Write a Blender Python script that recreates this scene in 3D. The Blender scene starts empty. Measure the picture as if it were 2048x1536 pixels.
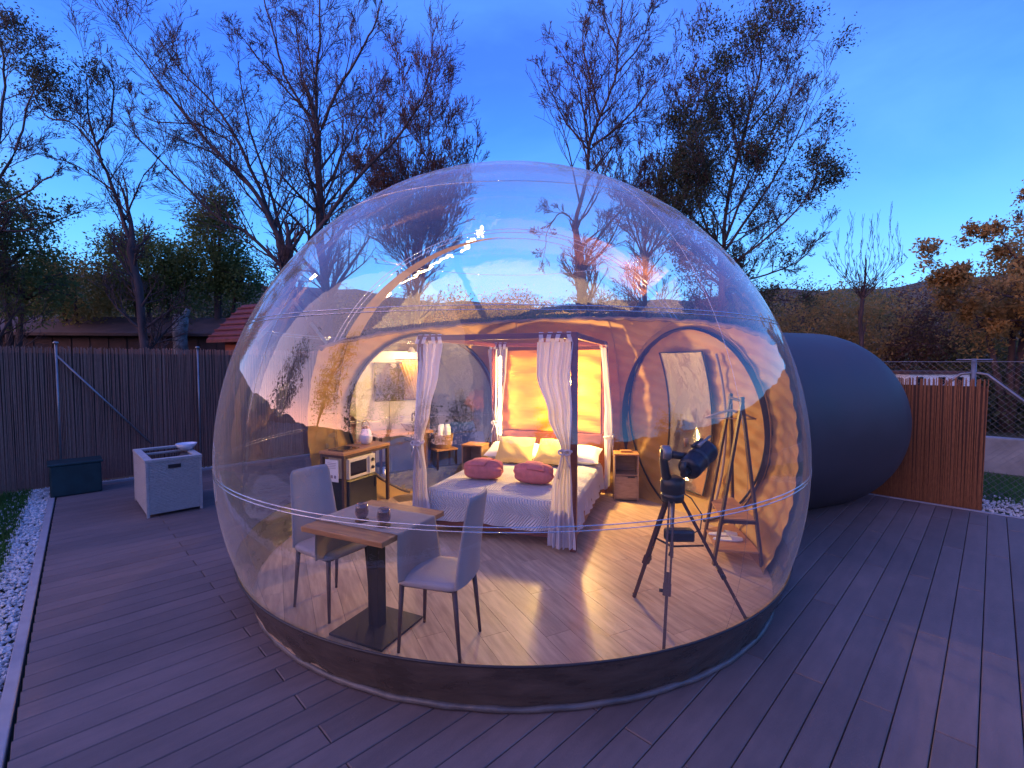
import bpy, bmesh, math, random
import numpy as np
from mathutils import Vector, Matrix
R_ = math.radians
PI = math.pi
C = bpy.context.scene.collection
rng = random.Random(7)

# ------------------------------------------------------------ camera, sky, sun
EYE = Vector((0, 0, 1.85))
FPX = 950.0
PITCH = math.atan(43 / FPX)
cam = bpy.data.cameras.new('camera'); co = bpy.data.objects.new('camera', cam); C.objects.link(co)
cam.sensor_width = 36; cam.lens = FPX / 2048 * 36; cam.clip_end = 2000; cam.clip_start = 0.05
co.location = EYE; co.rotation_euler = (PI / 2 - PITCH, 0, 0)
bpy.context.scene.camera = co

SUN_AZ = Vector((-0.86, -0.51, 0)).normalized()
w = bpy.data.worlds.new('World'); bpy.context.scene.world = w; w.use_nodes = True
nt = w.node_tree; N = nt.nodes; L = nt.links
for n in list(N): N.remove(n)
def nd(t, **kw):
    n = N.new(t)
    for k, v in kw.items(): setattr(n, k, v)
    return n
def wmath(op, a, b=None, clamp=False):
    n = N.new('ShaderNodeMath'); n.operation = op; n.use_clamp = clamp
    for i, v in enumerate((a, b)):
        if v is None: continue
        if isinstance(v, (int, float)): n.inputs[i].default_value = v
        else: L.new(v, n.inputs[i])
    return n.outputs[0]
def wmix(f, a, b, mode='MIX'):
    n = N.new('ShaderNodeMix'); n.data_type = 'RGBA'; n.blend_type = mode
    if isinstance(f, (int, float)): n.inputs[0].default_value = f
    else: L.new(f, n.inputs[0])
    for i, v in ((6, a), (7, b)):
        if isinstance(v, tuple): n.inputs[i].default_value = (*v, 1)
        else: L.new(v, n.inputs[i])
    return n.outputs[2]
tc = nd('ShaderNodeTexCoord'); sep = nd('ShaderNodeSeparateXYZ'); L.new(tc.outputs['Generated'], sep.inputs[0])
zz = wmath('MAXIMUM', sep.outputs['Z'], 0.0)
ramp = nd('ShaderNodeValToRGB'); L.new(zz, ramp.inputs[0])
e = ramp.color_ramp.elements
e[0].position = 0.0; e[0].color = (0.22, 0.85, 1.5, 1)
e[1].position = 0.75; e[1].color = (0.040, 0.12, 0.66, 1)
for p_, c_ in ((0.15, (0.10, 0.55, 1.30, 1)), (0.30, (0.032, 0.30, 1.15, 1)), (0.50, (0.022, 0.15, 0.95, 1))):
    x = e.new(p_); x.color = c_
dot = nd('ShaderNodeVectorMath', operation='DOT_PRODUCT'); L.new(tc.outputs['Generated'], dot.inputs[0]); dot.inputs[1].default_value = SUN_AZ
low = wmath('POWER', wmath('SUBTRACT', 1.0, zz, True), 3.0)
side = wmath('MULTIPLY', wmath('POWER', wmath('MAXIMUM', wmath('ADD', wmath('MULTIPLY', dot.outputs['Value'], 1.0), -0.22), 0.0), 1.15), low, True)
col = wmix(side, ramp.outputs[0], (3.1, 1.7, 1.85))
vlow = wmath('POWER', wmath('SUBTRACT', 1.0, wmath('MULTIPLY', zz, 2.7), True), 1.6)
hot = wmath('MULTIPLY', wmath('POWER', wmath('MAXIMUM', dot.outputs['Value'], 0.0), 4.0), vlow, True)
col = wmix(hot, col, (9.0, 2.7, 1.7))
mp = nd('ShaderNodeMapping'); mp.inputs['Scale'].default_value = (1.0, 1.4, 3.2); mp.inputs['Rotation'].default_value = (0.2, 0.5, 0.7)
L.new(tc.outputs['Generated'], mp.inputs[0])
nz = nd('ShaderNodeTexNoise'); nz.inputs['Scale'].default_value = 1.5; nz.inputs['Detail'].default_value = 7; nz.inputs['Roughness'].default_value = 0.55; nz.inputs['Distortion'].default_value = 0.4
L.new(mp.outputs[0], nz.inputs['Vector'])
cr = nd('ShaderNodeMapRange'); cr.inputs['From Min'].default_value = 0.44; cr.inputs['From Max'].default_value = 0.72; L.new(nz.outputs[0], cr.inputs['Value'])
col = wmix(wmath('MULTIPLY', cr.outputs[0], 0.45), col, (0.12, 0.42, 1.25))
sky = nd('ShaderNodeTexSky'); sky.sky_type = 'NISHITA'; sky.sun_disc = False; sky.sun_elevation = R_(3); sky.sun_rotation = math.atan2(SUN_AZ.x, SUN_AZ.y) % (2 * PI)
bg1 = nd('ShaderNodeBackground'); L.new(sky.outputs[0], bg1.inputs[0]); bg1.inputs[1].default_value = 0.05
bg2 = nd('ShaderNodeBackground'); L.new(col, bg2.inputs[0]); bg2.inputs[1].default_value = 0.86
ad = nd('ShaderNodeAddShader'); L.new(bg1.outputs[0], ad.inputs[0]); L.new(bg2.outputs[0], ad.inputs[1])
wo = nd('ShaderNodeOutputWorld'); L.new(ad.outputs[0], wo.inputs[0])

sun = bpy.data.lights.new('sun', 'SUN'); sun.energy = 1.1; sun.angle = R_(85); sun.color = (1, 0.62, 0.48)
so = bpy.data.objects.new('sun', sun); C.objects.link(so)
sd = Vector((SUN_AZ.x * math.cos(R_(16)), SUN_AZ.y * math.cos(R_(16)), math.sin(R_(16))))
so.rotation_euler = sd.to_track_quat('Z', 'Y').to_euler(); so.location = sd * 40
vs = bpy.context.scene.view_settings; vs.view_transform = 'Standard'; vs.look = 'None'; vs.exposure = 0.66; vs.gamma = 1; vs.use_curve_mapping = False
try:
    cy = bpy.context.scene.cycles; cy.max_bounces = 10; cy.transparent_max_bounces = 24; cy.glossy_bounces = 4; cy.transmission_bounces = 6; cy.diffuse_bounces = 4
    cy.sample_clamp_indirect = 4
except Exception: pass

def ray(px, py):
    d = Vector(((px - 1024) / FPX, 1, (768 - py) / FPX))
    return Matrix.Rotation(-PITCH, 3, 'X') @ d
def at(px, py, Y):            # world point seen there at forward distance Y
    d = ray(px, py); return EYE + d * (Y / d.y)
def onz(px, py, z=0.0):       # world point at height z
    d = ray(px, py); return EYE + d * ((z - EYE.z) / d.z)

# ------------------------------------------------------------ materials
MATS = {}
def mat(name, col, rough=0.6, metal=0.0, var=0.0, vscale=8.0, bump=0.0, bscale=20.0, stretch=(1, 1, 1), spec=0.5, rand=0.0,
        trans=0.0, col2=None, detail=6, emit=None, estr=0.0, coat=0.0):
    if name in MATS: return MATS[name]
    m = bpy.data.materials.new(name); m.use_nodes = True; MATS[name] = m
    t = m.node_tree; n = t.nodes; l = t.links
    b = n['Principled BSDF']; b.inputs['Base Color'].default_value = (*col, 1); b.inputs['Roughness'].default_value = rough
    b.inputs['Metallic'].default_value = metal; b.inputs['Specular IOR Level'].default_value = spec
    if coat: b.inputs['Coat Weight'].default_value = coat
    if emit: b.inputs['Emission Color'].default_value = (*emit, 1); b.inputs['Emission Strength'].default_value = estr
    tcn = n.new('ShaderNodeTexCoord'); mpn = n.new('ShaderNodeMapping'); mpn.inputs['Scale'].default_value = stretch
    l.new(tcn.outputs['Object'], mpn.inputs[0])
    if rand:      # offset the pattern per object
        oi = n.new('ShaderNodeObjectInfo'); mu = n.new('ShaderNodeMath'); mu.operation = 'MULTIPLY'; mu.inputs[1].default_value = 37.0
        l.new(oi.outputs['Random'], mu.inputs[0]); l.new(mu.outputs[0], mpn.inputs['Location'])
    if var or rand or col2:
        no = n.new('ShaderNodeTexNoise'); no.inputs['Scale'].default_value = vscale; no.inputs['Detail'].default_value = detail
        l.new(mpn.outputs[0], no.inputs['Vector'])
        c2 = col2 or tuple(c * (1 - var) for c in col); c1 = col if col2 else tuple(min(1, c * (1 + var)) for c in col)
        mr = n.new('ShaderNodeMapRange'); mr.inputs['From Min'].default_value = 0.32; mr.inputs['From Max'].default_value = 0.68
        l.new(no.outputs[0], mr.inputs['Value'])
        mx = n.new('ShaderNodeMix'); mx.data_type = 'RGBA'; l.new(mr.outputs[0], mx.inputs[0])
        mx.inputs[6].default_value = (*c2, 1); mx.inputs[7].default_value = (*c1, 1)
        out = mx.outputs[2]
        if rand:
            hs = n.new('ShaderNodeHueSaturation'); l.new(out, hs.inputs['Color'])
            mr2 = n.new('ShaderNodeMapRange'); mr2.inputs['To Min'].default_value = 1 - rand; mr2.inputs['To Max'].default_value = 1 + rand
            l.new(oi.outputs['Random'], mr2.inputs['Value']); l.new(mr2.outputs[0], hs.inputs['Value']); out = hs.outputs[0]
        l.new(out, b.inputs['Base Color'])
        rr = n.new('ShaderNodeMapRange'); rr.inputs['To Min'].default_value = max(0.02, rough - 0.08); rr.inputs['To Max'].default_value = min(1, rough + 0.1)
        l.new(no.outputs[0], rr.inputs['Value']); l.new(rr.outputs[0], b.inputs['Roughness'])
    if bump:
        nb = n.new('ShaderNodeTexNoise'); nb.inputs['Scale'].default_value = bscale; nb.inputs['Detail'].default_value = 5
        l.new(mpn.outputs[0], nb.inputs['Vector'])
        bp = n.new('ShaderNodeBump'); bp.inputs['Strength'].default_value = bump; bp.inputs['Distance'].default_value = 0.02
        l.new(nb.outputs[0], bp.inputs['Height']); l.new(bp.outputs[0], b.inputs['Normal'])
    if trans:
        tr = n.new('ShaderNodeBsdfTranslucent'); tr.inputs[0].default_value = (*col, 1)
        ms = n.new('ShaderNodeMixShader'); ms.inputs[0].default_value = trans
        l.new(b.outputs[0], ms.inputs[1]); l.new(tr.outputs[0], ms.inputs[2]); l.new(ms.outputs[0], n['Material Output'].inputs[0])
    return m

def film(name, base=0.10, edge=0.75, power=3.0, tint=(1, 1, 1), rough=0.02, haze=0.0):
    m = bpy.data.materials.new(name); m.use_nodes = True; t = m.node_tree; n = t.nodes; l = t.links
    for x in list(n): n.remove(x)
    lw = n.new('ShaderNodeLayerWeight'); lw.inputs[0].default_value = 0.5
    pw = n.new('ShaderNodeMath'); pw.operation = 'POWER'; l.new(lw.outputs['Facing'], pw.inputs[0]); pw.inputs[1].default_value = power
    ma = n.new('ShaderNodeMath'); ma.operation = 'MULTIPLY_ADD'; l.new(pw.outputs[0], ma.inputs[0]); ma.inputs[1].default_value = edge; ma.inputs[2].default_value = base
    tr = n.new('ShaderNodeBsdfTransparent'); tr.inputs[0].default_value = (*tint, 1)
    gl = n.new('ShaderNodeBsdfGlossy'); gl.inputs['Roughness'].default_value = rough; gl.inputs[0].default_value = (0.95, 0.95, 0.97, 1)
    tcn = n.new('ShaderNodeTexCoord'); nb = n.new('ShaderNodeTexNoise'); nb.inputs['Scale'].default_value = 2.2; nb.inputs['Detail'].default_value = 3
    l.new(tcn.outputs['Object'], nb.inputs['Vector'])
    bp = n.new('ShaderNodeBump'); bp.inputs['Strength'].default_value = 0.17; bp.inputs['Distance'].default_value = 0.03
    l.new(nb.outputs[0], bp.inputs['Height']); l.new(bp.outputs[0], gl.inputs['Normal'])
    ms = n.new('ShaderNodeMixShader'); l.new(ma.outputs[0], ms.inputs[0]); l.new(tr.outputs[0], ms.inputs[1]); l.new(gl.outputs[0], ms.inputs[2])
    last = ms.outputs[0]
    if haze:
        df = n.new('ShaderNodeBsdfDiffuse'); df.inputs[0].default_value = (0.7, 0.7, 0.75, 1)
        n2 = n.new('ShaderNodeTexNoise'); n2.inputs['Scale'].default_value = 1.6; n2.inputs['Detail'].default_value = 6
        mpn = n.new('ShaderNodeMapping'); mpn.inputs['Scale'].default_value = (1, 1, 0.35); l.new(tcn.outputs['Object'], mpn.inputs[0]); l.new(mpn.outputs[0], n2.inputs['Vector'])
        mr = n.new('ShaderNodeMapRange'); mr.inputs['From Min'].default_value = 0.35; mr.inputs['From Max'].default_value = 0.75; mr.inputs['To Min'].default_value = haze * 0.4; mr.inputs['To Max'].default_value = haze * 1.6
        l.new(n2.outputs[0], mr.inputs['Value'])
        ad2 = n.new('ShaderNodeMath'); ad2.operation = 'MULTIPLY_ADD'; l.new(pw.outputs[0], ad2.inputs[0]); ad2.inputs[1].default_value = 0.22; l.new(mr.outputs[0], ad2.inputs[2])
        m2 = n.new('ShaderNodeMixShader'); l.new(ad2.outputs[0], m2.inputs[0]); l.new(last, m2.inputs[1]); l.new(df.outputs[0], m2.inputs[2]); last = m2.outputs[0]
    o = n.new('ShaderNodeOutputMaterial'); l.new(last, o.inputs[0])
    return m

M_shell = film('clear_film', 0.088, 0.62, 3.2, (0.98, 0.98, 0.99), 0.012, 0.012)
M_seam = mat('weld_seam', (0.8, 0.8, 0.85), 0.15, trans=0.0, spec=1.0)
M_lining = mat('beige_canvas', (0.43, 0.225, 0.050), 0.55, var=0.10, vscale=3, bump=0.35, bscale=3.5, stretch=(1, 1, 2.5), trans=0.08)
M_skirt = mat('skirt_vinyl', (0.085, 0.060, 0.046), 0.28, var=0.3, vscale=4, bump=0.6, bscale=5, stretch=(1, 1, 3), spec=0.6)
M_welt = mat('welt_vinyl', (0.13, 0.11, 0.105), 0.35, var=0.35, vscale=6, bump=0.8, bscale=9)
M_pod = mat('grey_pvc', (0.062, 0.046, 0.052), 0.55, var=0.12, vscale=2.5, bump=0.1, bscale=90)
M_podin = mat('pod_lining', (0.14, 0.16, 0.24), 0.45, var=0.15, vscale=3, bump=0.3, bscale=3)  # dark blue-grey stands in for the unlit pod and its sky reflection
M_zip = mat('black_zip', (0.012, 0.010, 0.012), 0.5)
M_deck = mat('composite_board', (0.185, 0.125, 0.115), 0.62, rand=0.13, var=0.10, vscale=5, stretch=(0.8, 4, 1), bump=0.25, bscale=60)
def broad_wear(m, scale=.7, lo=.78, hi=1.18):
    t = m.node_tree; n = t.nodes; l = t.links; b = n['Principled BSDF']; src = b.inputs['Base Color'].links[0].from_socket
    g_ = n.new('ShaderNodeNewGeometry'); no = n.new('ShaderNodeTexNoise'); no.inputs['Scale'].default_value = scale; no.inputs['Detail'].default_value = 8; no.inputs['Roughness'].default_value = .65
    l.new(g_.outputs['Position'], no.inputs['Vector']); mr = n.new('ShaderNodeMapRange'); mr.inputs['From Min'].default_value = .3; mr.inputs['From Max'].default_value = .7; mr.inputs['To Min'].default_value = lo; mr.inputs['To Max'].default_value = hi
    l.new(no.outputs[0], mr.inputs['Value']); hs = n.new('ShaderNodeHueSaturation'); l.new(src, hs.inputs['Color']); l.new(mr.outputs[0], hs.inputs['Value']); l.new(hs.outputs[0], b.inputs['Base Color'])
broad_wear(M_deck)
M_kerb = mat('edge_trim', (0.36, 0.32, 0.33), 0.6, var=0.1)
M_lam = mat('oak_laminate', (0.62, 0.43, 0.27), 0.36, rand=0.14, vscale=4, stretch=(7, 0.8, 1), col2=(0.38, 0.245, 0.155), bump=0.08, bscale=30)
M_under = mat('dark_underlay', (0.03, 0.028, 0.028), 0.9)
M_red = mat('mahogany_wood', (0.16, 0.040, 0.024), 0.42, var=0.25, vscale=6, stretch=(1, 1, 8), bump=0.05)
M_oak = mat('honey_oak', (0.52, 0.26, 0.11), 0.42, vscale=5, stretch=(1, 9, 9), col2=(0.33, 0.14, 0.06), bump=0.1, bscale=12)
M_shelfw = mat('pale_oak', (0.40, 0.26, 0.18), 0.45, vscale=5, stretch=(2, 9, 9), col2=(0.28, 0.17, 0.11))
M_dark = mat('black_metal', (0.020, 0.018, 0.022), 0.4, metal=0.3, var=0.2)
M_blk = mat('black_plastic', (0.016, 0.017, 0.024), 0.3, var=0.2, vscale=12)
M_brn = mat('dark_walnut', (0.060, 0.026, 0.022), 0.45, var=0.2, vscale=7, stretch=(1, 1, 6))
M_chair = mat('grey_leatherette', (0.36, 0.31, 0.31), 0.55, var=0.07, vscale=5, bump=0.25, bscale=150)
M_runner = mat('taupe_linen', (0.42, 0.34, 0.30), 0.85, var=0.08, vscale=12, bump=0.4, bscale=180, trans=0.15)
M_white = mat('white_paint', (0.72, 0.72, 0.74), 0.4, var=0.05)
M_steel = mat('brushed_steel', (0.55, 0.54, 0.55), 0.28, metal=1.0, var=0.1, stretch=(1, 1, 20))
M_curt = mat('white_voile', (0.74, 0.70, 0.76), 0.8, var=0.05, vscale=5, bump=0.15, bscale=120, trans=0.38)
M_ambc = mat('amber_curtain', (0.62, 0.38, 0.16), 0.8, var=0.15, vscale=8, trans=0.4)
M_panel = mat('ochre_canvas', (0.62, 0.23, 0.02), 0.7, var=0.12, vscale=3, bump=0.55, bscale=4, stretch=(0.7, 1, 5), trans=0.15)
M_pil = mat('mustard_cotton', (0.68, 0.50, 0.19), 0.85, var=0.06, vscale=6, bump=0.4, bscale=9)
M_wpil = mat('white_cotton', (0.78, 0.76, 0.74), 0.85, bump=0.4, bscale=8, var=0.03)
M_towel = mat('coral_terry', (0.60, 0.19, 0.19), 0.95, var=0.12, vscale=20, bump=0.5, bscale=140)
M_glassd = mat('dark_glass', (0.012, 0.010, 0.014), 0.08, spec=0.8, coat=0.5)
M_wick = mat('white_rattan', (0.48, 0.44, 0.43), 0.75, var=0.13, vscale=22, bump=1.0, bscale=24, stretch=(1.6, 1.6, 7))
M_dgreen = mat('dark_green_plastic', (0.012, 0.035, 0.038), 0.5, var=0.25)
M_cane = mat('dark_cane', (0.52, 0.235, 0.165), 0.8, vscale=10, stretch=(26, 26, 1.6), col2=(0.30, 0.13, 0.10))
M_cane2 = mat('rust_cane', (0.42, 0.18, 0.085), 0.8, vscale=10, stretch=(26, 26, 1.6), col2=(0.19, 0.075, 0.042))
M_galv = mat('galvanised_steel', (0.26, 0.25, 0.27), 0.4, metal=0.6, var=0.15)
M_conc = mat('rough_concrete', (0.26, 0.25, 0.25), 0.9, var=0.3, vscale=2.5, bump=0.9, bscale=5)
M_bark = mat('dark_bark', (0.085, 0.055, 0.058), 0.9, var=0.35, vscale=6, stretch=(1, 1, 0.3), bump=0.8, bscale=12)
M_barkr = mat('red_bark', (0.095, 0.045, 0.045), 0.9, var=0.3, vscale=6)
M_barkp = mat('pale_bark', (0.30, 0.29, 0.30), 0.9, col2=(0.08, 0.07, 0.07), vscale=5, bump=0.6)
M_stone = mat('white_pebble', (0.55, 0.53, 0.53), 0.7, var=0.3, vscale=25)
M_soil = mat('turf_soil', (0.045, 0.06, 0.025), 0.95, col2=(0.075, 0.06, 0.04), vscale=1.2, bump=0.6, bscale=8)
M_hill = mat('hill_scrub', (0.085, 0.075, 0.045), 0.95, col2=(0.035, 0.045, 0.028), vscale=0.35, bump=1.0, bscale=1.5)
M_rwall = mat('orange_boarding', (0.30, 0.070, 0.035), 0.7, var=0.2, vscale=5, stretch=(8, 8, 0.6))
M_rroof = mat('red_tile', (0.15, 0.030, 0.035), 0.6, var=0.25, vscale=8)
M_bwall = mat('dark_brown_wall', (0.085, 0.045, 0.04), 0.85, var=0.3, vscale=2)
def leafm(name, a, b): return mat(name, a, 0.7, col2=b, vscale=1.4, trans=0.45, detail=3)
LF = {'green': leafm('leaf_green', (0.14, 0.20, 0.055), (0.07, 0.11, 0.038)),
      'olive': leafm('leaf_olive', (0.27, 0.23, 0.07), (0.13, 0.13, 0.05)),
      'brown': leafm('leaf_brown', (0.17, 0.085, 0.055), (0.075, 0.045, 0.038)),
      'rust': leafm('leaf_rust', (0.50, 0.29, 0.09), (0.27, 0.18, 0.07)),
      'deep': leafm('leaf_deep', (0.085, 0.100, 0.046), (0.040, 0.055, 0.034))}

# ------------------------------------------------------------ builders
class MB:
    def __init__(s): s.v = []; s.f = []; s.sm = []
    def add(s, vs_, fs, smooth=False):
        k = len(s.v); s.v += [tuple(v) for v in vs_]
        for f in fs: s.f.append(tuple(i + k for i in f)); s.sm.append(smooth)
    def box(s, c, size, rot=None):
        c = Vector(c); hx, hy, hz = (q / 2 for q in size)
        vv = [Vector((x, y, z)) for x in (-hx, hx) for y in (-hy, hy) for z in (-hz, hz)]
        if rot is not None: vv = [rot @ v for v in vv]
        s.add([c + v for v in vv], [(0, 1, 3, 2), (4, 6, 7, 5), (0, 4, 5, 1), (2, 3, 7, 6), (0, 2, 6, 4), (1, 5, 7, 3)]); return s
    def tube(s, pts, rad, n=8, cap=True, smooth=True, flat=1.0):
        pts = [Vector(p) for p in pts]; m = len(pts)
        if isinstance(rad, (int, float)): rad = [rad] * m
        vv = []; up = None
        for i in range(m):
            t = (pts[min(i + 1, m - 1)] - pts[max(i - 1, 0)])
            if t.length < 1e-9: t = Vector((0, 0, 1))
            t.normalize()
            if up is None: up = Vector((0, 0, 1)) if abs(t.z) < 0.9 else Vector((1, 0, 0))
            a = t.cross(up); 
            if a.length < 1e-6: a = t.orthogonal()
            a.normalize(); b = a.cross(t).normalized(); up = b
            for j in range(n):
                q = 2 * PI * j / n; vv.append(pts[i] + a * (rad[i] * math.cos(q)) + b * (rad[i] * flat * math.sin(q)))
        ff = []
        for i in range(m - 1):
            for j in range(n):
                k = (j + 1) % n; ff.append((i * n + j, i * n + k, (i + 1) * n + k, (i + 1) * n + j))
        s.add(vv, ff, smooth)
        if cap:
            k = len(s.v) - len(vv); s.f.append(tuple(k + j for j in range(n - 1, -1, -1))); s.sm.append(False)
            s.f.append(tuple(k + (m - 1) * n + j for j in range(n))); s.sm.append(False)
        return s
    def bar(s, a, b, wx, wy):          # square bar between two points
        a, b = Vector(a), Vector(b); t = (b - a).normalized(); u = Vector((0, 0, 1)) if abs(t.z) < 0.95 else Vector((0, 1, 0))
        x = t.cross(u).normalized(); y = x.cross(t)
        vv = []
        for p in (a, b):
            for sx, sy in ((-1, -1), (1, -1), (1, 1), (-1, 1)): vv.append(p + x * sx * wx / 2 + y * sy * wy / 2)
        s.add(vv, [(3, 2, 1, 0), (4, 5, 6, 7)] + [(i, (i + 1) % 4, (i + 1) % 4 + 4, i + 4) for i in range(4)]); return s
    def lathe(s, prof, n=24, c=(0, 0, 0), axis=None, smooth=True, capend=False):
        c = Vector(c); vv = []
        q = Vector((0, 0, 1)).rotation_difference(Vector(axis)) if axis is not None else None
        for r, z in prof:
            for j in range(n):
                a = 2 * PI * j / n; v = Vector((r * math.cos(a), r * math.sin(a), z))
                if q: v = q @ v
                vv.append(c + v)
        ff = [(i * n + j, i * n + (j + 1) % n, (i + 1) * n + (j + 1) % n, (i + 1) * n + j) for i in range(len(prof) - 1) for j in range(n)]
        s.add(vv, ff, smooth)
        if capend:
            k = len(s.v) - len(vv); s.f.append(tuple(k + j for j in range(n - 1, -1, -1))); s.sm.append(False)
            k2 = k + (len(prof) - 1) * n; s.f.append(tuple(k2 + j for j in range(n))); s.sm.append(False)
        return s
    def grid(s, fn, nu, nv, smooth=True, closeu=False, keep=None):
        vv = [fn(i / nu, j / nv) for j in range(nv + 1) for i in range(nu + (0 if closeu else 1))]
        W = nu + (0 if closeu else 1); ff = []
        for j in range(nv):
            for i in range(nu):
                f = (j * W + i, j * W + (i + 1) % W, (j + 1) * W + (i + 1) % W, (j + 1) * W + i)
                if keep is None or keep((Vector(vv[f[0]]) + Vector(vv[f[2]])) / 2): ff.append(f)
        s.add(vv, ff, smooth); return s
    def build(s, name, m, parent=None, bevel=0.0, loc=None, subd=0):
        me = bpy.data.meshes.new(name); me.from_pydata(s.v, [], s.f); me.polygons.foreach_set('use_smooth', s.sm)
        if bevel or loc is not None:
            pass
        if bevel:
            bm = bmesh.new(); bm.from_mesh(me)
            ed = [e_ for e_ in bm.edges if len(e_.link_faces) == 2 and e_.calc_face_angle(0) > 0.6]
            bmesh.ops.bevel(bm, geom=ed, offset=bevel, segments=2, affect='EDGES', profile=0.5, clamp_overlap=True)
            bm.to_mesh(me); bm.free()
        me.materials.append(m); me.update()
        o = bpy.data.objects.new(name, me); C.objects.link(o)
        if parent: o.parent = parent
        if loc is not None: o.location = loc
        if subd:
            md = o.modifiers.new('s', 'SUBSURF'); md.levels = subd; md.render_levels = subd
            for p in me.polygons: p.use_smooth = True
        return o
def tag(o, label=None, cat=None, group=None, kind=None):
    if label: o['label'] = label
    if cat: o['category'] = cat
    if group: o['group'] = group
    if kind: o['kind'] = kind
    return o
def empty(name, loc=(0, 0, 0), rz=0.0, label=None, cat=None, group=None, kind=None):
    o = bpy.data.objects.new(name, None); C.objects.link(o); o.location = loc; o.rotation_euler = (0, 0, rz); o.empty_display_size = 0.1
    return tag(o, label, cat, group, kind)
def copy_tree(o, parent=None):
    c = o.copy(); C.objects.link(c)
    if parent: c.parent = parent
    for ch in list(o.children): copy_tree(ch, c)
    return c

# ------------------------------------------------------------ site frame: u along the deck boards, v across them
UX, UY = 0.712, 0.702
UROT = math.atan2(UY, UX)
def uv(u, v, z=0.0): return Vector((UX * u - UY * v, UY * u + UX * v, z))

# ground sheet and hills
g = MB()
def gf(a, b):
    x = (a - .5) * 500; y = (b - .5) * 500
    return Vector((x, y, -0.06))
g.grid(gf, 30, 30, smooth=False).build('ground', M_soil).__setitem__('kind', 'structure')
def hillz(az, rr):
    prof = 0.118 + 0.012 * math.sin(az * 3 + 1) + 0.008 * math.sin(az * 7) + 0.005 * math.sin(az * 17 + 2)
    return max(0, rr)
h = MB()
NA = 240
def hf(a, b):
    az = a * 2 * PI; r = 62 + b * 60
    prof = 0.132 + 0.010 * math.sin(az * 3 + 1) + 0.006 * math.sin(az * 7) + 0.004 * math.sin(az * 23 + 2) + 0.0025 * math.sin(az * 61)
    t = b; z = -0.2 + (1.85 + prof * 122) * (t * t * (3 - 2 * t))
    return Vector((r * math.cos(az), r * math.sin(az), z))
h.grid(hf, NA, 8, closeu=True)
h.build('hills', M_hill)['kind'] = 'structure'

# ------------------------------------------------------------ deck: separate boards
deck = empty('deck', (0, 0, 0), UROT, kind='structure', label='grey composite board deck round the bubble tent')
PW = 0.158
def edge_u(v): return -.31 + .0425 * v
def plank_piece(mb, u0, u1, vc, z=0.0):
    gp = 0.005; c = 0.004
    x0, x1, y0, y1 = u0 + gp / 2, u1 - gp / 2, vc - PW / 2 + gp / 2, vc + PW / 2 - gp / 2
    vv = [(x0, y0, z - .025), (x1, y0, z - .025), (x1, y1, z - .025), (x0, y1, z - .025),
          (x0, y0, z - c), (x1, y0, z - c), (x1, y1, z - c), (x0, y1, z - c),
          (x0 + c, y0 + c, z), (x1 - c, y0 + c, z), (x1 - c, y1 - c, z), (x0 + c, y1 - c, z)]
    ff = [(i, (i + 1) % 4, (i + 1) % 4 + 4, i + 4) for i in range(4)] + [(i + 4, (i + 1) % 4 + 4, (i + 1) % 4 + 8, i + 8) for i in range(4)] + [(8, 9, 10, 11)]
    mb.add(vv, ff)
rest = MB()
cnt = 0
for k in range(-22, 60):
    vc = 0.075 + PW * k
    cuts = [edge_u(vc), 0.94, 3.14, 5.34, 7.54, 8.2] if k % 2 == 0 else [edge_u(vc), 2.04, 4.24, 6.44, 8.2]
    for a, b in zip(cuts[:-1], cuts[1:]):
        if k < -6: plank_piece(rest, a, b, vc)
        else:
            p = MB(); plank_piece(p, a, b, vc, rng.uniform(-0.0012, 0.0012)); p.build('deck_board', M_deck, deck); cnt += 1
o = rest.build('deck_boards', M_deck, deck); o['kind'] = 'stuff'
MB().box((4.1, 3.1, -.045), (8.2, 13.4, .03)).build('underlay', M_under, deck)
MB().bar((edge_u(-3.6) - .045, -3.6, -.03), (edge_u(9.56) - .045, 9.56, -.03), .06, .075).build('edge_trim', M_kerb, deck, bevel=.006)
MB().box((4.1, 9.60, -.03), (8.3, .07, .09)).build('edge_trim', M_kerb, deck, bevel=.006)
MB().box((8.235, 3.1, -.03), (.06, 13.0, .07)).build('edge_trim', M_kerb, deck, bevel=.006)

# pebbles
def pebbles(name, regions, seed, r0=.010, r1=.024):
    r = random.Random(seed); mb = MB()
    base = [Vector(v) for v in ((1, 0, 0), (-1, 0, 0), (0, 1, 0), (0, -1, 0), (0, 0, 1), (0, 0, -1))]
    bf = [(0, 2, 4), (2, 1, 4), (1, 3, 4), (3, 0, 4), (2, 0, 5), (1, 2, 5), (3, 1, 5), (0, 3, 5)]
    for (u0, u1, v0, v1, n) in regions:
        for _ in range(n):
            v_ = r.uniform(v0, v1); c = uv(r.uniform(u0, u1) + (edge_u(v_) if u0 < -.05 else 0), v_, r.uniform(-.045, -.015)); s = r.uniform(r0, r1)
            m = Matrix.Rotation(r.uniform(0, 6.3), 3, 'Z') @ Matrix.Rotation(r.uniform(0, 6.3), 3, 'X')
            sc = Vector((s * r.uniform(.8, 1.4), s, s * r.uniform(.6, 1)))
            mb.add([c + m @ Vector((b.x * sc.x, b.y * sc.y, b.z * sc.z)) for b in base], bf, False)
    o = mb.build(name, M_stone); o['kind'] = 'stuff'; tag(o, 'white pebbles in a strip along the deck edge', 'pebbles')
pebbles('pebble_strip', [(-.30, -.08, 1.0, 9.9, 3800), (-.5, -.25, 1.0, 9.9, 500), (-.1, 2.6, 9.64, 9.80, 500), (8.28, 9.1, -3.2, 0.05, 1500), (9.0, 9.5, -3, .3, 200)], 3)

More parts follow.
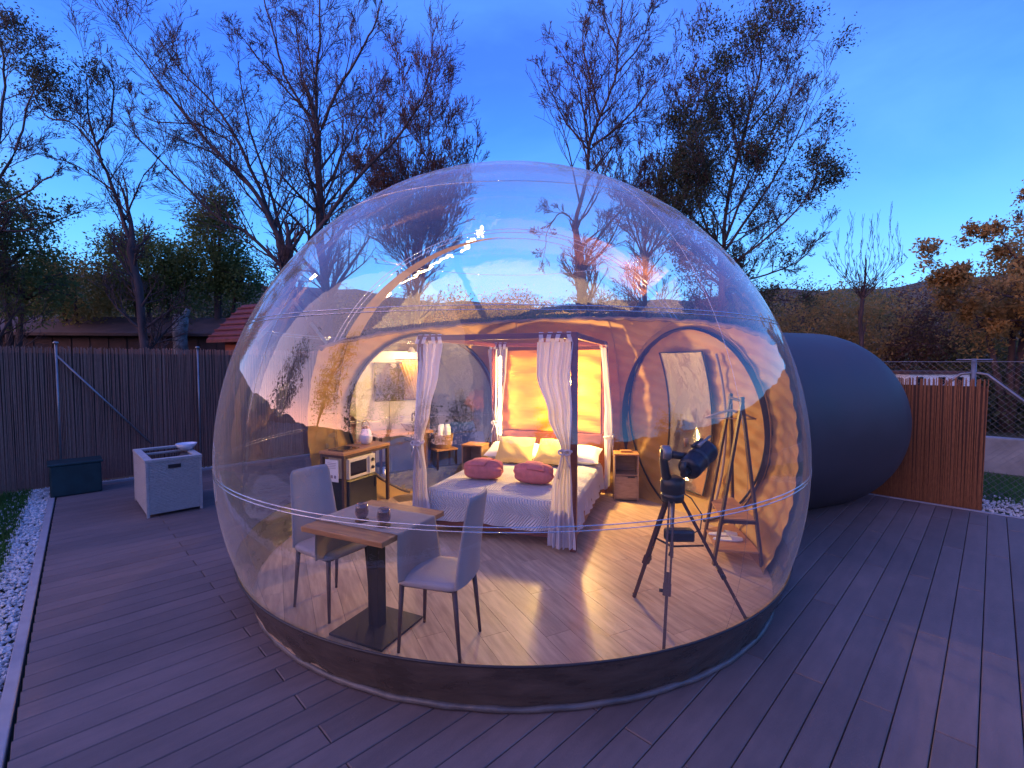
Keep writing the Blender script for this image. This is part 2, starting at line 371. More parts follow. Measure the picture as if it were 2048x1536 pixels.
# grass blades
def grass(name, regions, seed, label):
    r = random.Random(seed); mb = MB()
    for (u0, u1, v0, v1, n) in regions:
        for _ in range(n):
            v_ = r.uniform(v0, v1); c = uv(r.uniform(u0, u1) + (edge_u(v_) if u0 < 0 else 0), v_, -.06); a = r.uniform(0, 6.3); hh = r.uniform(.04, .11); ww = .006
            d = Vector((math.cos(a), math.sin(a), 0)); e_ = Vector((-d.y, d.x, 0)) * r.uniform(-.04, .04)
            mb.add([c - d * ww, c + d * ww, c + e_ + Vector((0, 0, hh))], [(0, 1, 2)])
    o = mb.build(name, mat('lawn_blade', (0.055, 0.17, 0.028), .7, col2=(0.025, 0.085, 0.018), vscale=2.5, trans=.3)); tag(o, label, 'grass', kind='stuff')
grass('lawn', [(-2.2, -.27, 1.5, 9.9, 60000)], 5, 'green lawn left of the pebble strip')
grass('lawn', [(9.0, 11.4, -4.2, 2.5, 16000)], 6, 'green lawn beyond the right end of the deck')

# ------------------------------------------------------------ bubble tent
BC = Vector((0.0, 4.935, 1.035)); BR = 2.65
tent = empty('bubble_tent', (0, 0, 0), 0, 'large clear inflatable bubble tent with grey tunnel pods', 'tent')
def prof_r(z, r=BR):          # a sphere above the equator, a flatter tuck below it
    h = r if z >= BC.z else r - .65
    return r * math.sqrt(max(1 - ((z - BC.z) / h) ** 2, 0))
def ctr(z): k = max(0, (BC.z - z) / BC.z); return BC.x + .02 * k * k, BC.y - .21 * k * k
def squash(v):                # move a point built on the plain sphere to the tucked profile
    if v[2] >= BC.z: return Vector(v)
    r0 = math.sqrt(max(BR ** 2 - (v[2] - BC.z) ** 2, .01)); k = (prof_r(v[2])) / r0; cx, cy = ctr(v[2])
    return Vector((cx + (v[0] - BC.x) * k, cy + (v[1] - BC.y) * k, v[2]))
def sph(az, z, r=BR):
    q = prof_r(z, r); cx, cy = ctr(z); return Vector((cx + q * math.cos(az), cy + q * math.sin(az), z))
def shellf(a, b):
    t0 = math.asin((0.02 - BC.z) / BR); t = t0 + (PI / 2 - t0) * b; az = a * 2 * PI
    return squash(BC + BR * Vector((math.cos(t) * math.cos(az), math.cos(t) * math.sin(az), math.sin(t))))
MB().grid(shellf, 160, 90, closeu=True).build('shell', M_shell, tent)
def ring(z, off=0.002, n=160, r=.003):
    q = prof_r(z) + off; cx, cy = ctr(z)
    return MB().tube([(cx + q * math.cos(a), cy + q * math.sin(a), z) for a in (2 * PI * i / n for i in range(n + 1))], r, 5, cap=False)
M_seamf = film('seam_film', 0.45, 0.5, 1.0, (0.85, 0.85, 0.9), 0.15)
for z in (1.02, 1.045, 2.13, 2.155, 3.06): ring(z).build('weld_seam', M_seamf, tent)
for y0 in (5.93, 5.99, 6.09):
    q = math.sqrt(BR ** 2 - (y0 - BC.y) ** 2) + .002
    pts = [squash((q * math.cos(a), y0, BC.z + q * math.sin(a))) for a in (R_(-18) + R_(216) * i / 120 for i in range(121))]
    MB().tube(pts, .005, 5).build('weld_seam', M_seamf, tent)
# vertical gore seams
for az in (-160, -128, -60, -20):
    pts = []
    for i in range(60):
        t = math.asin((.3 - BC.z) / BR) + (R_(84) - math.asin((.3 - BC.z) / BR)) * i / 59
        pts.append(squash(BC + (BR + .002) * Vector((math.cos(t) * math.cos(R_(az)), math.cos(t) * math.sin(R_(az)), math.sin(t)))))
    MB().tube(pts, .0014, 4).build('weld_seam', M_seamf, tent)
# skirt
def skf(a, b):
    az = a * 2 * PI; z = 0.012 + b * (0.285 + .008 * math.sin(az * 2)); v = sph(az, z, BR + .012)
    k = (.007 * math.sin(az * 37 + 3 * b) + .006 * math.sin(az * 61 + 5 * b + 1) + .004 * math.sin(az * 113 - 9 * b)) * (1 - b) * (.6 + .4 * math.sin(az * 5))
    return v + Vector((math.cos(az), math.sin(az), 0)) * k
MB().grid(skf, 300, 10, closeu=True).build('skirt', M_skirt, tent)
ring(.30, .012, r=.008).build('skirt_hem', mat('hem_dark', (.03, .025, .03), .5), tent)
qq = prof_r(.03); qx, qy = ctr(.03)
wp = []; wr = []
for i in range(361):
    a = 2 * PI * i / 360; rr = qq + .020 + .0015 * math.sin(a * 23) + .001 * math.sin(a * 57 + 1)
    wp.append((qx + rr * math.cos(a), qy + rr * math.sin(a),   .022 + .002 * math.sin(a * 41))); wr.append(.018 + .0015 * math.sin(a * 47 + 2))
MB().tube(wp, wr, 8, cap=False).build('welt', M_welt, tent)

# pods
A_R = Vector((.924, .382, 0)).normalized(); A_L = Vector((-.527, .85, 0)).normalized()
P_L = Vector((A_L.y, -A_L.x, 0))
def pod(axis, s0, s1, r, zc, name, m, round_=1.0, endlen=None):
    endlen = endlen or r
    prof = [(r, s0)] + [(r, s0 + (s1 - s0) * i / 6) for i in range(1, 7)] + [(r * math.cos(q), s1 + endlen * math.sin(q)) for q in (PI / 2 * i / 14 for i in range(1, 15))]
    mb = MB(); mb.lathe(prof, 64, (BC.x, BC.y, zc), axis)
    return mb.build(name, m, tent)
pod(A_R, 2.22, 4.40, 1.19, 1.06, 'tunnel_pod', M_pod, endlen=1.1)
pod(A_L, 2.28, 3.7, 1.15, 1.13, 'bathroom_pod', M_pod, endlen=.8)
pod(A_L, 2.26, 3.68, 1.13, 1.13, 'bathroom_lining', M_podin, endlen=.78)
# lining inside the rear of the bubble
def ztop(az): return 2.02 + .46 * math.sin(max(0, min(1, (az + 20) / 182)) * PI) ** .8
def pdist(p, axis, zc):
    d = p - Vector((BC.x, BC.y, zc)); return (d - axis * d.dot(axis)).length if d.dot(axis) > 0 else 9
def linf(a, b):
    azd = -20 + 182 * a; az = R_(azd); z = .03 + (ztop(azd) - .03) * b
    wr_ = (.010 if azd > -10 else .002) * math.sin(z * 17 + azd * .35 + 2 * math.sin(azd * .2)) + .006 * math.sin(z * 41 - azd * .5)
    v = sph(az, z, BR - .03); k = wr_ * (1.0 if azd < 60 else .5)
    return v - Vector((math.cos(az), math.sin(az), 0)) * (k + .01)
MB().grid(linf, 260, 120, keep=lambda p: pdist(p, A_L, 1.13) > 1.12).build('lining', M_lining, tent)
for azs in (52, 88, 152):
    MB().tube([sph(R_(azs), .05 + (ztop(azs) - .05) * i / 30, BR - .062) for i in range(31)], .006, 5).build('panel_seam', mat('panel_seam_tan', (.40, .22, .07), .6), tent)
# rolled, wrinkled cloth band along the top of the lining
pts = []; rad = []
for i in range(200):
    azd = -20 + 182 * i / 199; v = sph(R_(azd), ztop(azd), BR - .055); v.z += .004 * math.sin(i * .9) + .006 * math.sin(i * .37)
    pts.append(v); rad.append(.026 + .004 * math.sin(i * 1.3) + .004 * math.sin(i * .51))
MB().tube(pts, rad, 8).build('rolled_cloth', mat('rolled_canvas', (.20, .12, .085), .7, var=.2, vscale=10, bump=.6, bscale=12), tent)
# amber strip following the rear ring on the left
def strf(a, b):
    y0 = 6.01 + .25 * b * max(0.02, 1 - a ** 1.6); q = math.sqrt((BR - .035) ** 2 - (y0 - BC.y) ** 2); an = R_(196 - 104 * a)
    return squash(Vector((q * math.cos(an), y0, BC.z + q * math.sin(an))))
MB().grid(strf, 60, 4).build('lining_strip', mat('strip_canvas', (.55, .36, .15), .7, var=.1, trans=.35), tent)
# arch zip at bathroom opening
def circ_on_sphere(axis, r, zc, n=90, inner=.035, a0=0, a1=2 * PI):
    side_ = Vector((-axis.y, axis.x, 0)); out = []
    for i in range(n + 1):
        a = a0 + (a1 - a0) * i / n; off = side_ * (r * math.cos(a)) + Vector((0, 0, r * math.sin(a) + zc - BC.z))
        if BC.z + off.z < .05: continue
        rem = math.sqrt(max((BR - inner) ** 2 - off.length ** 2, 0)); out.append(squash(BC + off + axis * rem))
    return out
MB().tube(circ_on_sphere(A_L, 1.12, 1.13, a0=-PI / 2, a1=3 * PI / 2), .022, 8).build('arch_zip', mat('arch_trim', (.10, .065, .05), .6), tent)
MB().tube(circ_on_sphere(A_R, 1.13, 1.14, inner=.075, a0=-PI / 2, a1=3 * PI / 2), .013, 8).build('door_zip', M_zip, tent)
MB().tube(circ_on_sphere(A_R, 1.20, 1.14, inner=.06, a0=-PI / 2, a1=3 * PI / 2), .007, 6).build('door_zip', M_lining, tent)
# framed window in the tunnel door
S_R = Vector((A_R.y, -A_R.x, 0))      # to the right as seen from inside
M_dwin = film('door_window', .16, .5, 2.0, (.70, .62, .62), .05, .03)
def dpt(x, z, inner=.10):
    off = S_R * x + Vector((0, 0, z - BC.z)); return squash(BC + off + A_R * math.sqrt((BR - inner) ** 2 - off.length ** 2))
x0, x1, z0, z1 = -.50, .20, .28, 1.98
MB().grid(lambda a, b: dpt(x0 + (x1 - x0) * a, z0 + (z1 - z0) * b), 6, 12).build('door_window', M_dwin, tent)
MB().grid(lambda a, b: dpt(x0 + (x1 - x0) * a, z0 + (z1 - z0) * b, .085), 6, 12).build('door_flap', mat('door_flap', (.17, .11, .085), .6, var=.2, vscale=2, bump=.5, bscale=3), tent)
fr = []
for x, z in ((x0, z0), (x1, z0), (x1, z1), (x0, z1), (x0, z0)): fr.append((x, z))
pp = []
for (a, b), (c, d) in zip(fr[:-1], fr[1:]): pp += [dpt(a + (c - a) * i / 10, b + (d - b) * i / 10, .105) for i in range(10)]
MB().tube(pp + [pp[0]], .010, 6, cap=False).build('window_frame', M_zip, tent)
MB().tube([dpt(.42, .2 + 1.75 * i / 20, .09) for i in range(21)], .016, 6).build('door_seam', mat('seam_tan', (.30, .22, .18), .5), tent)

# laminate floor: separate planks clipped to the round base
FZ = 0.045
floor = MB().lathe([(0.01, 0), (2.31, 0), (2.31, -.03)], 80, (BC.x, BC.y - .15, FZ - .012), smooth=False).build('floor', M_under, tent)
FD = Vector((-.447, .894, 0)); FN = Vector((.894, .447, 0)); FR_ = 2.34
def clip_circle(poly, r, n=72):
    for i in range(n):
        a = 2 * PI * i / n; nx, ny = math.cos(a), math.sin(a); out = []
        for j in range(len(poly)):
            p, q = poly[j], poly[(j + 1) % len(poly)]; dp = p[0] * nx + p[1] * ny - r; dq = q[0] * nx + q[1] * ny - r
            if dp <= 0: out.append(p)
            if (dp < 0) != (dq < 0):
                t = dp / (dp - dq); out.append((p[0] + (q[0] - p[0]) * t, p[1] + (q[1] - p[1]) * t))
        poly = out
        if len(poly) < 3: return None
    return poly
rot_f = math.atan2(FN.y, FN.x)      # local x across the planks, local y along them
wpl = .192; lpl = 1.28
for k in range(-13, 13):
    off = (k * .43) % 1.0 * lpl
    for j in range(-3, 3):
        xa, xb = k * wpl + .0012, (k + 1) * wpl - .0012; ya, yb = j * lpl + off + .0012, (j + 1) * lpl + off - .0012
        pl = clip_circle([(xa, ya), (xb, ya), (xb, yb), (xa, yb)], FR_)
        if not pl: continue
        n_ = len(pl); mb = MB(); mb.add([(x, y, 0) for x, y in pl] + [(x, y, -.010) for x, y in pl], [tuple(range(n_))] + [(i, i + n_, (i + 1) % n_ + n_, (i + 1) % n_) for i in range(n_)])
        o = mb.build('floor_plank', M_lam, floor); o.location = (BC.x, BC.y - .15, FZ); o.rotation_euler = (0, 0, rot_f)
mb = MB(); mb.box((0, 0, -.012), (1.30, 2.6, .02)); o = mb.build('bathroom_floor', M_lam, tent)
pc = BC + A_L * 3.02; o.location = (pc.x, pc.y, FZ + .002); o.rotation_euler = (0, 0, math.atan2(-A_L.x, A_L.y))

# ------------------------------------------------------------ canopy bed
BROT = -math.atan2(.32, .95)
BL0 = Vector((-.18, 4.73, FZ))
BM = Matrix.Translation(BL0) @ Matrix.Rotation(BROT, 4, 'Z')
bed = empty('canopy_bed', BL0, BROT, 'red brown four poster bed with thin canopy rails', 'bed')
HW, BLn, PT = .81, 2.15, 2.09
for sx in (-1, 1):
    for y in (0, BLn): MB().box((sx * HW, y, PT / 2), (.06, .06, PT)).build('post', M_red, bed, bevel=.004)
for y in (0, BLn): MB().box((0, y, PT - .03), (2 * HW - .064, .045, .055)).build('canopy_rail', M_red, bed, bevel=.004)
for sx in (-1, 1): MB().box((sx * HW, BLn / 2, PT - .03), (.045, BLn - .064, .055)).build('canopy_rail', M_red, bed, bevel=.004)
MB().box((0, 0, .17), (2 * HW - .064, .03, .13)).build('foot_board', M_red, bed, bevel=.004)
for sx in (-1, 1): MB().box((sx * HW, BLn / 2, .17), (.03, BLn - .064, .13)).build('side_board', M_red, bed, bevel=.004)
MB().box((0, BLn + .0, .50), (2 * HW - .064, .035, .62)).build('headboard', M_red, bed, bevel=.006)
MB().box((0, 1.04, .31), (1.5, 2.0, .26)).build('mattress', M_wpil, bed, bevel=.04)
MB().box((0, 1.07, .15), (1.5, 2.0, .04)).build('slat_base', M_oak, bed)
# bedspread
def rr_pt(t, hx, y0, y1, rc):          # perimeter of rounded rectangle
    segs = [('l', (-hx + rc, y0), (hx - rc, y0)), ('a', (hx - rc, y0 + rc), -90), ('l', (hx, y0 + rc), (hx, y1 - rc)), ('a', (hx - rc, y1 - rc), 0),
            ('l', (hx - rc, y1), (-hx + rc, y1)), ('a', (-hx + rc, y1 - rc), 90), ('l', (-hx, y1 - rc), (-hx, y0 + rc)), ('a', (-hx + rc, y0 + rc), 180)]
    ln = [(math.dist(s[1], s[2]) if s[0] == 'l' else rc * PI / 2) for s in segs]; T = sum(ln); d = t * T
    for s, l_ in zip(segs, ln):
        if d <= l_ or s is segs[-1]:
            if s[0] == 'l':
                k = d / l_; x = s[1][0] + (s[2][0] - s[1][0]) * k; y = s[1][1] + (s[2][1] - s[1][1]) * k
                tx, ty = (s[2][0] - s[1][0]) / l_, (s[2][1] - s[1][1]) / l_; return x, y, ty, -tx
            a = R_(s[2] + 90 * d / l_); return s[1][0] + rc * math.cos(a), s[1][1] + rc * math.sin(a), math.cos(a), math.sin(a)
        d -= l_
zt = .475
prof = [(-.70, .006), (-.55, .010), (-.38, .008), (-.2, .010), (-.08, .004), (-.02, -.004), (.02, -.022), (.042, -.06), (.05, -.12), (.055, -.18), (.062, -.24), (.07, -.30)]
def spf(a, b):
    i = b * (len(prof) - 1); i0 = min(int(i), len(prof) - 2); k = i - i0
    of = prof[i0][0] * (1 - k) + prof[i0 + 1][0] * k; dz = prof[i0][1] * (1 - k) + prof[i0 + 1][1] * k
    x, y, nx, ny = rr_pt(a, .775, .02, 1.98, .07)
    if of < 0:
        s_ = 1 + of / .72; cx, cy = 0, 1.0; x = cx + (x - cx) * s_; y = cy + (y - cy) * s_; z = zt + dz + .006 * math.sin(x * 9 + 1) * math.sin(y * 7)
    else:
        wv = max(0, -dz - .03) / .27; wo = wv * (.012 * math.sin(a * 2 * PI * 31) + .014 * math.sin(a * 2 * PI * 13 + 1))
        x += nx * (of + wo); y += ny * (of + wo); z = zt + dz - .012 * wv * math.sin(a * 2 * PI * 9)
    return Vector((x, y, z))
def quilt():
    m = mat('quilted_cotton', (.74, .73, .80), .8)
    t = m.node_tree; n = t.nodes; l = t.links; b = n['Principled BSDF']
    tcn = n.new('ShaderNodeTexCoord'); ds = n.new('ShaderNodeMapping'); ds.inputs['Rotation'].default_value = (0, 0, R_(0)); l.new(tcn.outputs['Object'], ds.inputs[0])
    w1 = n.new('ShaderNodeTexWave'); w1.wave_type = 'BANDS'; w1.bands_direction = 'X'; w1.wave_profile = 'SIN'; w1.inputs['Scale'].default_value = 11; w1.inputs['Distortion'].default_value = 0
    sp = n.new('ShaderNodeSeparateXYZ'); l.new(ds.outputs[0], sp.inputs[0])
    def mm(op, a, b_=None):
        q = n.new('ShaderNodeMath'); q.operation = op
        for i, v in enumerate((a, b_)):
            if v is None: continue
            if isinstance(v, (int, float)): q.inputs[i].default_value = v
            else: l.new(v, q.inputs[i])
        return q.outputs[0]
    yz = mm('SUBTRACT', sp.outputs['Y'], sp.outputs['Z'])
    zig = mm('PINGPONG', yz, .17); xx = mm('ADD', sp.outputs['X'], mm('MULTIPLY', zig, .9))
    cb = n.new('ShaderNodeCombineXYZ'); l.new(xx, cb.inputs[0]); l.new(cb.outputs[0], w1.inputs[0])
    bp = n.new('ShaderNodeBump'); bp.inputs['Strength'].default_value = .9; bp.inputs['Distance'].default_value = .03
    l.new(w1.outputs[1], bp.inputs['Height']); l.new(bp.outputs[0], b.inputs['Normal'])
    return m
MBs = MB().grid(spf, 260, 44, closeu=True)
k_ = len(MBs.v) - 260 * 45; MBs.f.append(tuple(k_ + i for i in range(259, -1, -1))); MBs.sm.append(True)
sp_o = MBs.build('bedspread', quilt()); sp_o.matrix_world = BM
tag(sp_o, 'white quilted bedspread with zigzag stitching draped over the bed', 'bedspread')

def pillow(name, c, sz, rz, tilt, m, label, cat='pillow', group=None, M=BM, pw=2.6):
    mb = MB()
    def f(a, b):
        u_, v_ = a * 2 - 1, b * 2 - 1; return u_, v_
    n = 18
    for sgn in (1, -1):
        def ff(a, b):
            u_, v_ = a * 2 - 1, b * 2 - 1
            th = ((1 - abs(u_) ** pw) * (1 - abs(v_) ** pw)) ** .5
            px_ = u_ * (1 - .07 * (1 - v_ * v_) * 0 - .06 * (v_ * v_ < 2) * (1 - abs(v_)) * abs(u_)); py_ = v_ * (1 - .06 * (1 - abs(u_)) * abs(v_))
            return Vector((px_ * sz[0] / 2, py_ * sz[1] / 2, sgn * th * sz[2] / 2 * (1 + .06 * math.sin(u_ * 7 + v_ * 5))))
        mb.grid(ff, n, n)
    o = mb.build(name, m); o.matrix_world = M @ Matrix.Translation(c) @ Matrix.Rotation(rz, 4, 'Z') @ Matrix.Rotation(tilt, 4, 'X')
    tag(o, label, cat, group); return o
pillow('pillow', (-.40, 1.80, .585), (.74, .42, .20), 0, .28, M_wpil, 'white pillow under the left mustard cushion')
pillow('pillow', (.44, 1.78, .585), (.74, .42, .20), 0, .28, M_wpil, 'white pillow under the right mustard cushion beside the post')
pillow('cushion', (-.27, 1.50, .65), (.50, .42, .17), .07, .78, M_pil, 'mustard cushion on the left half of the bed', 'cushion')
pillow('cushion', (.26, 1.53, .65), (.50, .42, .17), -.08, .70, M_pil, 'mustard cushion on the right half of the bed, partly behind the curtain', 'cushion')

def towel(loc, rz, label, flip):
    t = empty('towel_roll', loc, rz, label, 'towel')
    mb = MB()
    def f(a, b):
        th = a * 2 * PI; ph = (b - .5) * PI
        x = .215 * math.sin(ph) ; r_ = .5 * math.cos(ph) ** .55 if math.cos(ph) > 0 else 0
        y = r_ * .29 * math.cos(th); z = max(-.0, .5 * .235 * (math.cos(ph) ** .45 if math.cos(ph) > 0 else 0) * (math.sin(th)) + .112)
        k = 1 + .035 * math.sin(3 * th + 4 * b) + .02 * math.sin(7 * th)
        if z < .012: z = .012
        crease = .022 * math.exp(-((th - 1.3 - flip * .9 * (b - .5)) / .16) ** 2) + .014 * math.exp(-((th - 2.3 + .5 * (b - .5)) / .12) ** 2)
        return Vector((x * k, y * k - .0, z * k - crease))
    mb.grid(f, 56, 28, closeu=True).build('towel_body', M_towel, t, subd=0)
    # the loose fold wrapped over the top
    def g_(a, b):
        th = R_(35 + 115 * a); s_ = (b - .5); xx = s_ * .20 + flip * (.05 - .12 * a)
        rr = .5 + .0; cosph = math.sqrt(max(0.05, 1 - (xx / .22) ** 2))
        return Vector((xx, .15 * math.cos(th) * cosph ** .5, .114 + .124 * math.sin(th) * cosph ** .45 + .004 * math.sin(b * PI)))
    fo = MB().grid(g_, 20, 12).build('towel_fold', M_towel, t); md = fo.modifiers.new('t', 'SOLIDIFY'); md.thickness = .014
    return t
p1 = onz(966, 962, zt + FZ + .01); p2 = onz(1068, 971, zt + FZ + .01)
towel(p1 + Vector((0, .10, 0)), BROT + .2, 'coral towel roll lying nearer the left curtain on the bed', 1)
towel(p2 + Vector((0, .10, 0)), BROT - .1, 'coral towel roll nearer the right post, its fold line across the top', -1)

# curtains on the bed
def curtain(post, dirv, key, label, out=(0, 0), tie_dir=1, thick=.035, seed=0, folds=5):
    """post: local bed xy; dirv: local direction along the rail; key: list of (z, centre offset, width)"""
    r = random.Random(seed)
    t = empty('bed_curtain', BM @ Vector((post[0], post[1], 0)), BROT, label, 'curtain', 'curtains of the four poster bed')
    d = Vector((*dirv, 0)).normalized(); n_ = Vector((-d.y, d.x, 0))
    def key_at(z):
        for (za, ca, wa), (zb, cb, wb) in zip(key[:-1], key[1:]):
            if z <= za and z >= zb:
                k = (za - z) / (za - zb); k = k * k * (3 - 2 * k); return ca + (cb - ca) * k, wa + (wb - wa) * k
        return key[-1][1:]
    zt_, zb_ = key[0][0], key[-1][0]
    def f(a, b):
        z = zt_ + (zb_ - zt_) * b; c_, w_ = key_at(z)
        amp = min(.034, .010 + .16 * (1 / max(w_, .05)) * .02) * (1 + .3 * math.sin(z * 4 + seed))
        ph = a * 2 * PI * folds + .5 * math.sin(z * 3 + seed)
        q = (a - .5) + .03 * math.sin(a * 20 + z * 2)
        ob = Vector((*out, 0)) * min(1, b * 2.2)
        return ob + d * (c_ + w_ * q) + n_ * (amp * math.sin(ph) + .012 * math.sin(ph * 2.3 + 1 + z * 2)) + Vector((0, 0, z + .006 * math.sin(a * 6 + seed) * b))
    MB().grid(f, 90, 60).build('drape', M_curt, t)
    # tabs looped over the rail
    nt_ = 4; c_, w_ = key_at(zt_)
    for i in range(nt_):
        x = c_ + w_ * ((i + .5) / nt_ - .5); lean = r.uniform(-.03, .03); pts = []
        for q in range(13):
            a = PI * q / 12; pts.append(d * (x + lean * (1 if q < 6 else -1) * (1 - math.sin(a))) + n_ * (.034 * math.cos(a)) + Vector((0, 0, (PT - .03) + .036 * math.sin(a) + (zt_ - PT + .03) * (1 - math.sin(a)))))
        def tf(a, b, pts=pts):
            i_ = min(int(a * 12), 11); k = a * 12 - i_; p = pts[i_] * (1 - k) + pts[i_ + 1] * k
            return p + d * (.042 * (b - .5))
        MB().grid(tf, 24, 3).build('tab', M_curt, t)
    # tie
    zi = [k for k in key if k[2] == min(q[2] for q in key)][0]; c0 = d * zi[1] + Vector((*out, 0))
    pts = [c0 + d * (zi[2] * .56 * math.cos(a)) + n_ * (.058 * math.sin(a)) + Vector((0, 0, zi[0] + .012 * math.sin(a))) for a in (2 * PI * i / 24 for i in range(25))]
    MB().tube(pts, .014, 6, cap=False, flat=1.0).build('tie', M_curt, t)
    kx = c0 - n_ * .06 * tie_dir if False else c0 + (-n_ if (-n_).y < 0 else n_) * .065
    mb = MB()
    for sgn in (-1, 1):
        lp = [kx + d * (sgn * .045 * math.sin(a)) + Vector((0, 0, zi[0] + .018 * math.sin(2 * a))) for a in (PI * i / 10 for i in range(11))]
        lp = [kx + d * (sgn * .055 * (1 - math.cos(a)) / 2) + Vector((0, 0, zi[0] + .022 * math.sin(a))) for a in (2 * PI * i / 14 for i in range(15))]
        mb.tube(lp, .009, 5)
        mb.tube([kx + Vector((0, 0, zi[0])), kx + d * sgn * .03 + Vector((0, 0, zi[0] - .08)), kx + d * sgn * .055 + Vector((0, 0, zi[0] - .20 - .05 * sgn))], [.008, .011, .013], 5, flat=.5)
    mb.build('bow', M_curt, t)
    return t
curtain((HW, 0), (-1, 0), [(2.00, .19, .36), (1.7, .20, .33), (1.3, .12, .24), (.98, .055, .09), (.6, .085, .20), (.06, .085, .27)], 'white bed curtain tied back at the front right post beside the telescope', seed=1, folds=5, out=(0, -.11))
curtain((-HW, 0), (1, 0), [(2.00, .10, .30), (1.7, .10, .24), (1.3, .07, .17), (.98, .04, .085), (.6, .05, .17), (.08, .06, .24)], 'white bed curtain tied back at the front left post beside the counter', seed=2, folds=5, out=(-.02, -.11))
curtain((-HW, BLn), (1, 0), [(2.00, .06, .30), (1.7, .06, .26), (1.3, .05, .20), (.92, .03, .10), (.6, .02, .16), (.3, .0, .20)], 'white bed curtain hanging by the bright light strip at the headboard', seed=3, folds=4)
curtain((HW, BLn), (0, -1), [(2.00, .12, .34), (1.7, .10, .30), (1.2, .07, .2), (.80, .05, .10), (.5, .08, .2), (.12, .10, .34)], 'white bed curtain at the headboard corner next to the nightstand with open shelf', seed=4, folds=4, out=(.06, 0))
# ochre cloth hung behind the headboard
def hp(a, b): return Vector(((a - .5) * 1.5, BLn + .0 + .012 * math.sin(b * 30 + 3 * math.sin(a * 6)) + .01 * math.sin(a * 9 + b * 8),   .82 + 1.16 * b))
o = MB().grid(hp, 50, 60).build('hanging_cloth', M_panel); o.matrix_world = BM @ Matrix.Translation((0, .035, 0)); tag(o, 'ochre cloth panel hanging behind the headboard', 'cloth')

# warm lights: strip on the rear left post, wall lamp above the pillows
def bedpt(x, y, z): return BM @ Vector((x, y, z))
ls = empty('light_strip', bedpt(-HW + .12, BLn - .07, 0), BROT, 'glowing vertical light strip on the rear left bed post', 'light')
MB().box((0, .01, 1.32), (.035, .012, 1.16)).build('strip_channel', M_white, ls)
M_glow = mat('lit_diffuser', (1, .9, .6), .5, emit=(1, .66, .20), estr=240)
MB().tube([(0, -.008, .76), (0, -.008, 1.88)], .009, 10).build('diffuser', M_glow, ls)
def lamp(name, loc, energy, colr=(1, .64, .18), size=.05, parent=None):
    l_ = bpy.data.lights.new(name, 'POINT'); l_.energy = energy; l_.color = colr; l_.shadow_soft_size = size
    o_ = bpy.data.objects.new(name, l_); C.objects.link(o_); o_.location = loc
    if parent: o_.parent = parent
    return o_
wl = empty('wall_lamp', bedpt(.33, BLn - .06, 0), BROT, 'warm reading lamp over the pillows, mostly hidden by the front curtain', 'lamp')
MB().box((0, .02, 1.52), (.07, .03, .14)).build('back_plate', M_white, wl, bevel=.004)
MB().lathe([(.028, -.05), (.045, -.02), (.045, .03), (.028, .05)], 16, (0, -.05, 1.52)).build('lamp_shade', M_white, wl)
lamp('lamp_glow', (0, -.15, 1.55), 62, (1, .62, .16), .02, parent=wl)
for tag_, pos, aim, en in (('lamp_glow', (0, -.16, 1.56), (0, .30, -1), 110), ('lamp_glow', (0, -.16, 1.60), (0, -.6, -.9), 130)):
    l_ = bpy.data.lights.new(tag_, 'SPOT'); l_.energy = en; l_.color = (1, .64, .18); l_.shadow_soft_size = .10; l_.spot_size = R_(140); l_.spot_blend = .9
    o_ = bpy.data.objects.new(tag_, l_); C.objects.link(o_); o_.parent = wl; o_.location = pos; o_.rotation_euler = Vector(aim).to_track_quat('-Z', 'Y').to_euler()

# nightstands
def nightstand(loc, rz, label, w_=.31, d_=.30, h_=.62):
    t = empty('nightstand', loc, rz, label, 'nightstand')
    MB().box((0, 0, h_ - .01), (w_ + .01, d_ + .01, .02)).build('top', M_oak, t, bevel=.003)
    for s in (-1, 1): MB().box((s * (w_ / 2 - .009), 0, h_ / 2 - .01), (.018, d_, h_ - .024)).build('side_panel', M_shelfw, t)
    MB().box((0, d_ / 2 - .006, h_ / 2 - .01), (w_ - .04, .01, h_ - .03)).build('back_panel', M_shelfw, t)
    MB().box((0, 0, .34), (w_ - .04, d_ - .02, .016)).build('shelf', M_shelfw, t)
    MB().box((0, 0, .03), (w_ - .04, d_ - .02, .016)).build('bottom_panel', M_shelfw, t)
    MB().box((0, -d_ / 2 + .004, .185), (w_ - .042, .016, .28)).build('door', M_shelfw, t, bevel=.002)
    MB().box((.06, -d_ / 2 - .008, .318), (.09, .012, .012)).build('handle', M_blk, t)
    return t
q = onz(1256, 1003, FZ); q.y += .15
nightstand(q, -.15, 'small oak nightstand with open shelf right of the bed')
MB().box((0, 0, .008), (.15, .09, .014)).build('tray', M_oak, None, bevel=.003).matrix_world = Matrix.Translation((q.x, q.y, FZ + .629)); tag(bpy.data.objects['tray'], 'thin wooden tray on the right nightstand', 'tray')
q2 = bedpt(-1.03, 1.95, 0)
nightstand((q2.x, q2.y, FZ), BROT, 'pale nightstand left of the bed beneath the light strip')

# ------------------------------------------------------------ dining set
TR = R_(-25)
tl = Vector((-.92, 3.17, FZ))
tb = empty('dining_table', tl, TR, 'small square wooden table on a black column foot', 'table')
MB().box((0, 0, .735), (.66, .66, .036)).build('tabletop', M_oak, tb, bevel=.005)
MB().box((0, 0, .365), (.085, .085, .70)).build('column', M_dark, tb, bevel=.004)
MB().box((0, 0, .010), (.44, .44, .016)).build('base_plate', M_dark, tb, bevel=.004)
MB().box((0, 0, .710), (.30, .30, .010)).build('top_bracket', M_dark, tb)
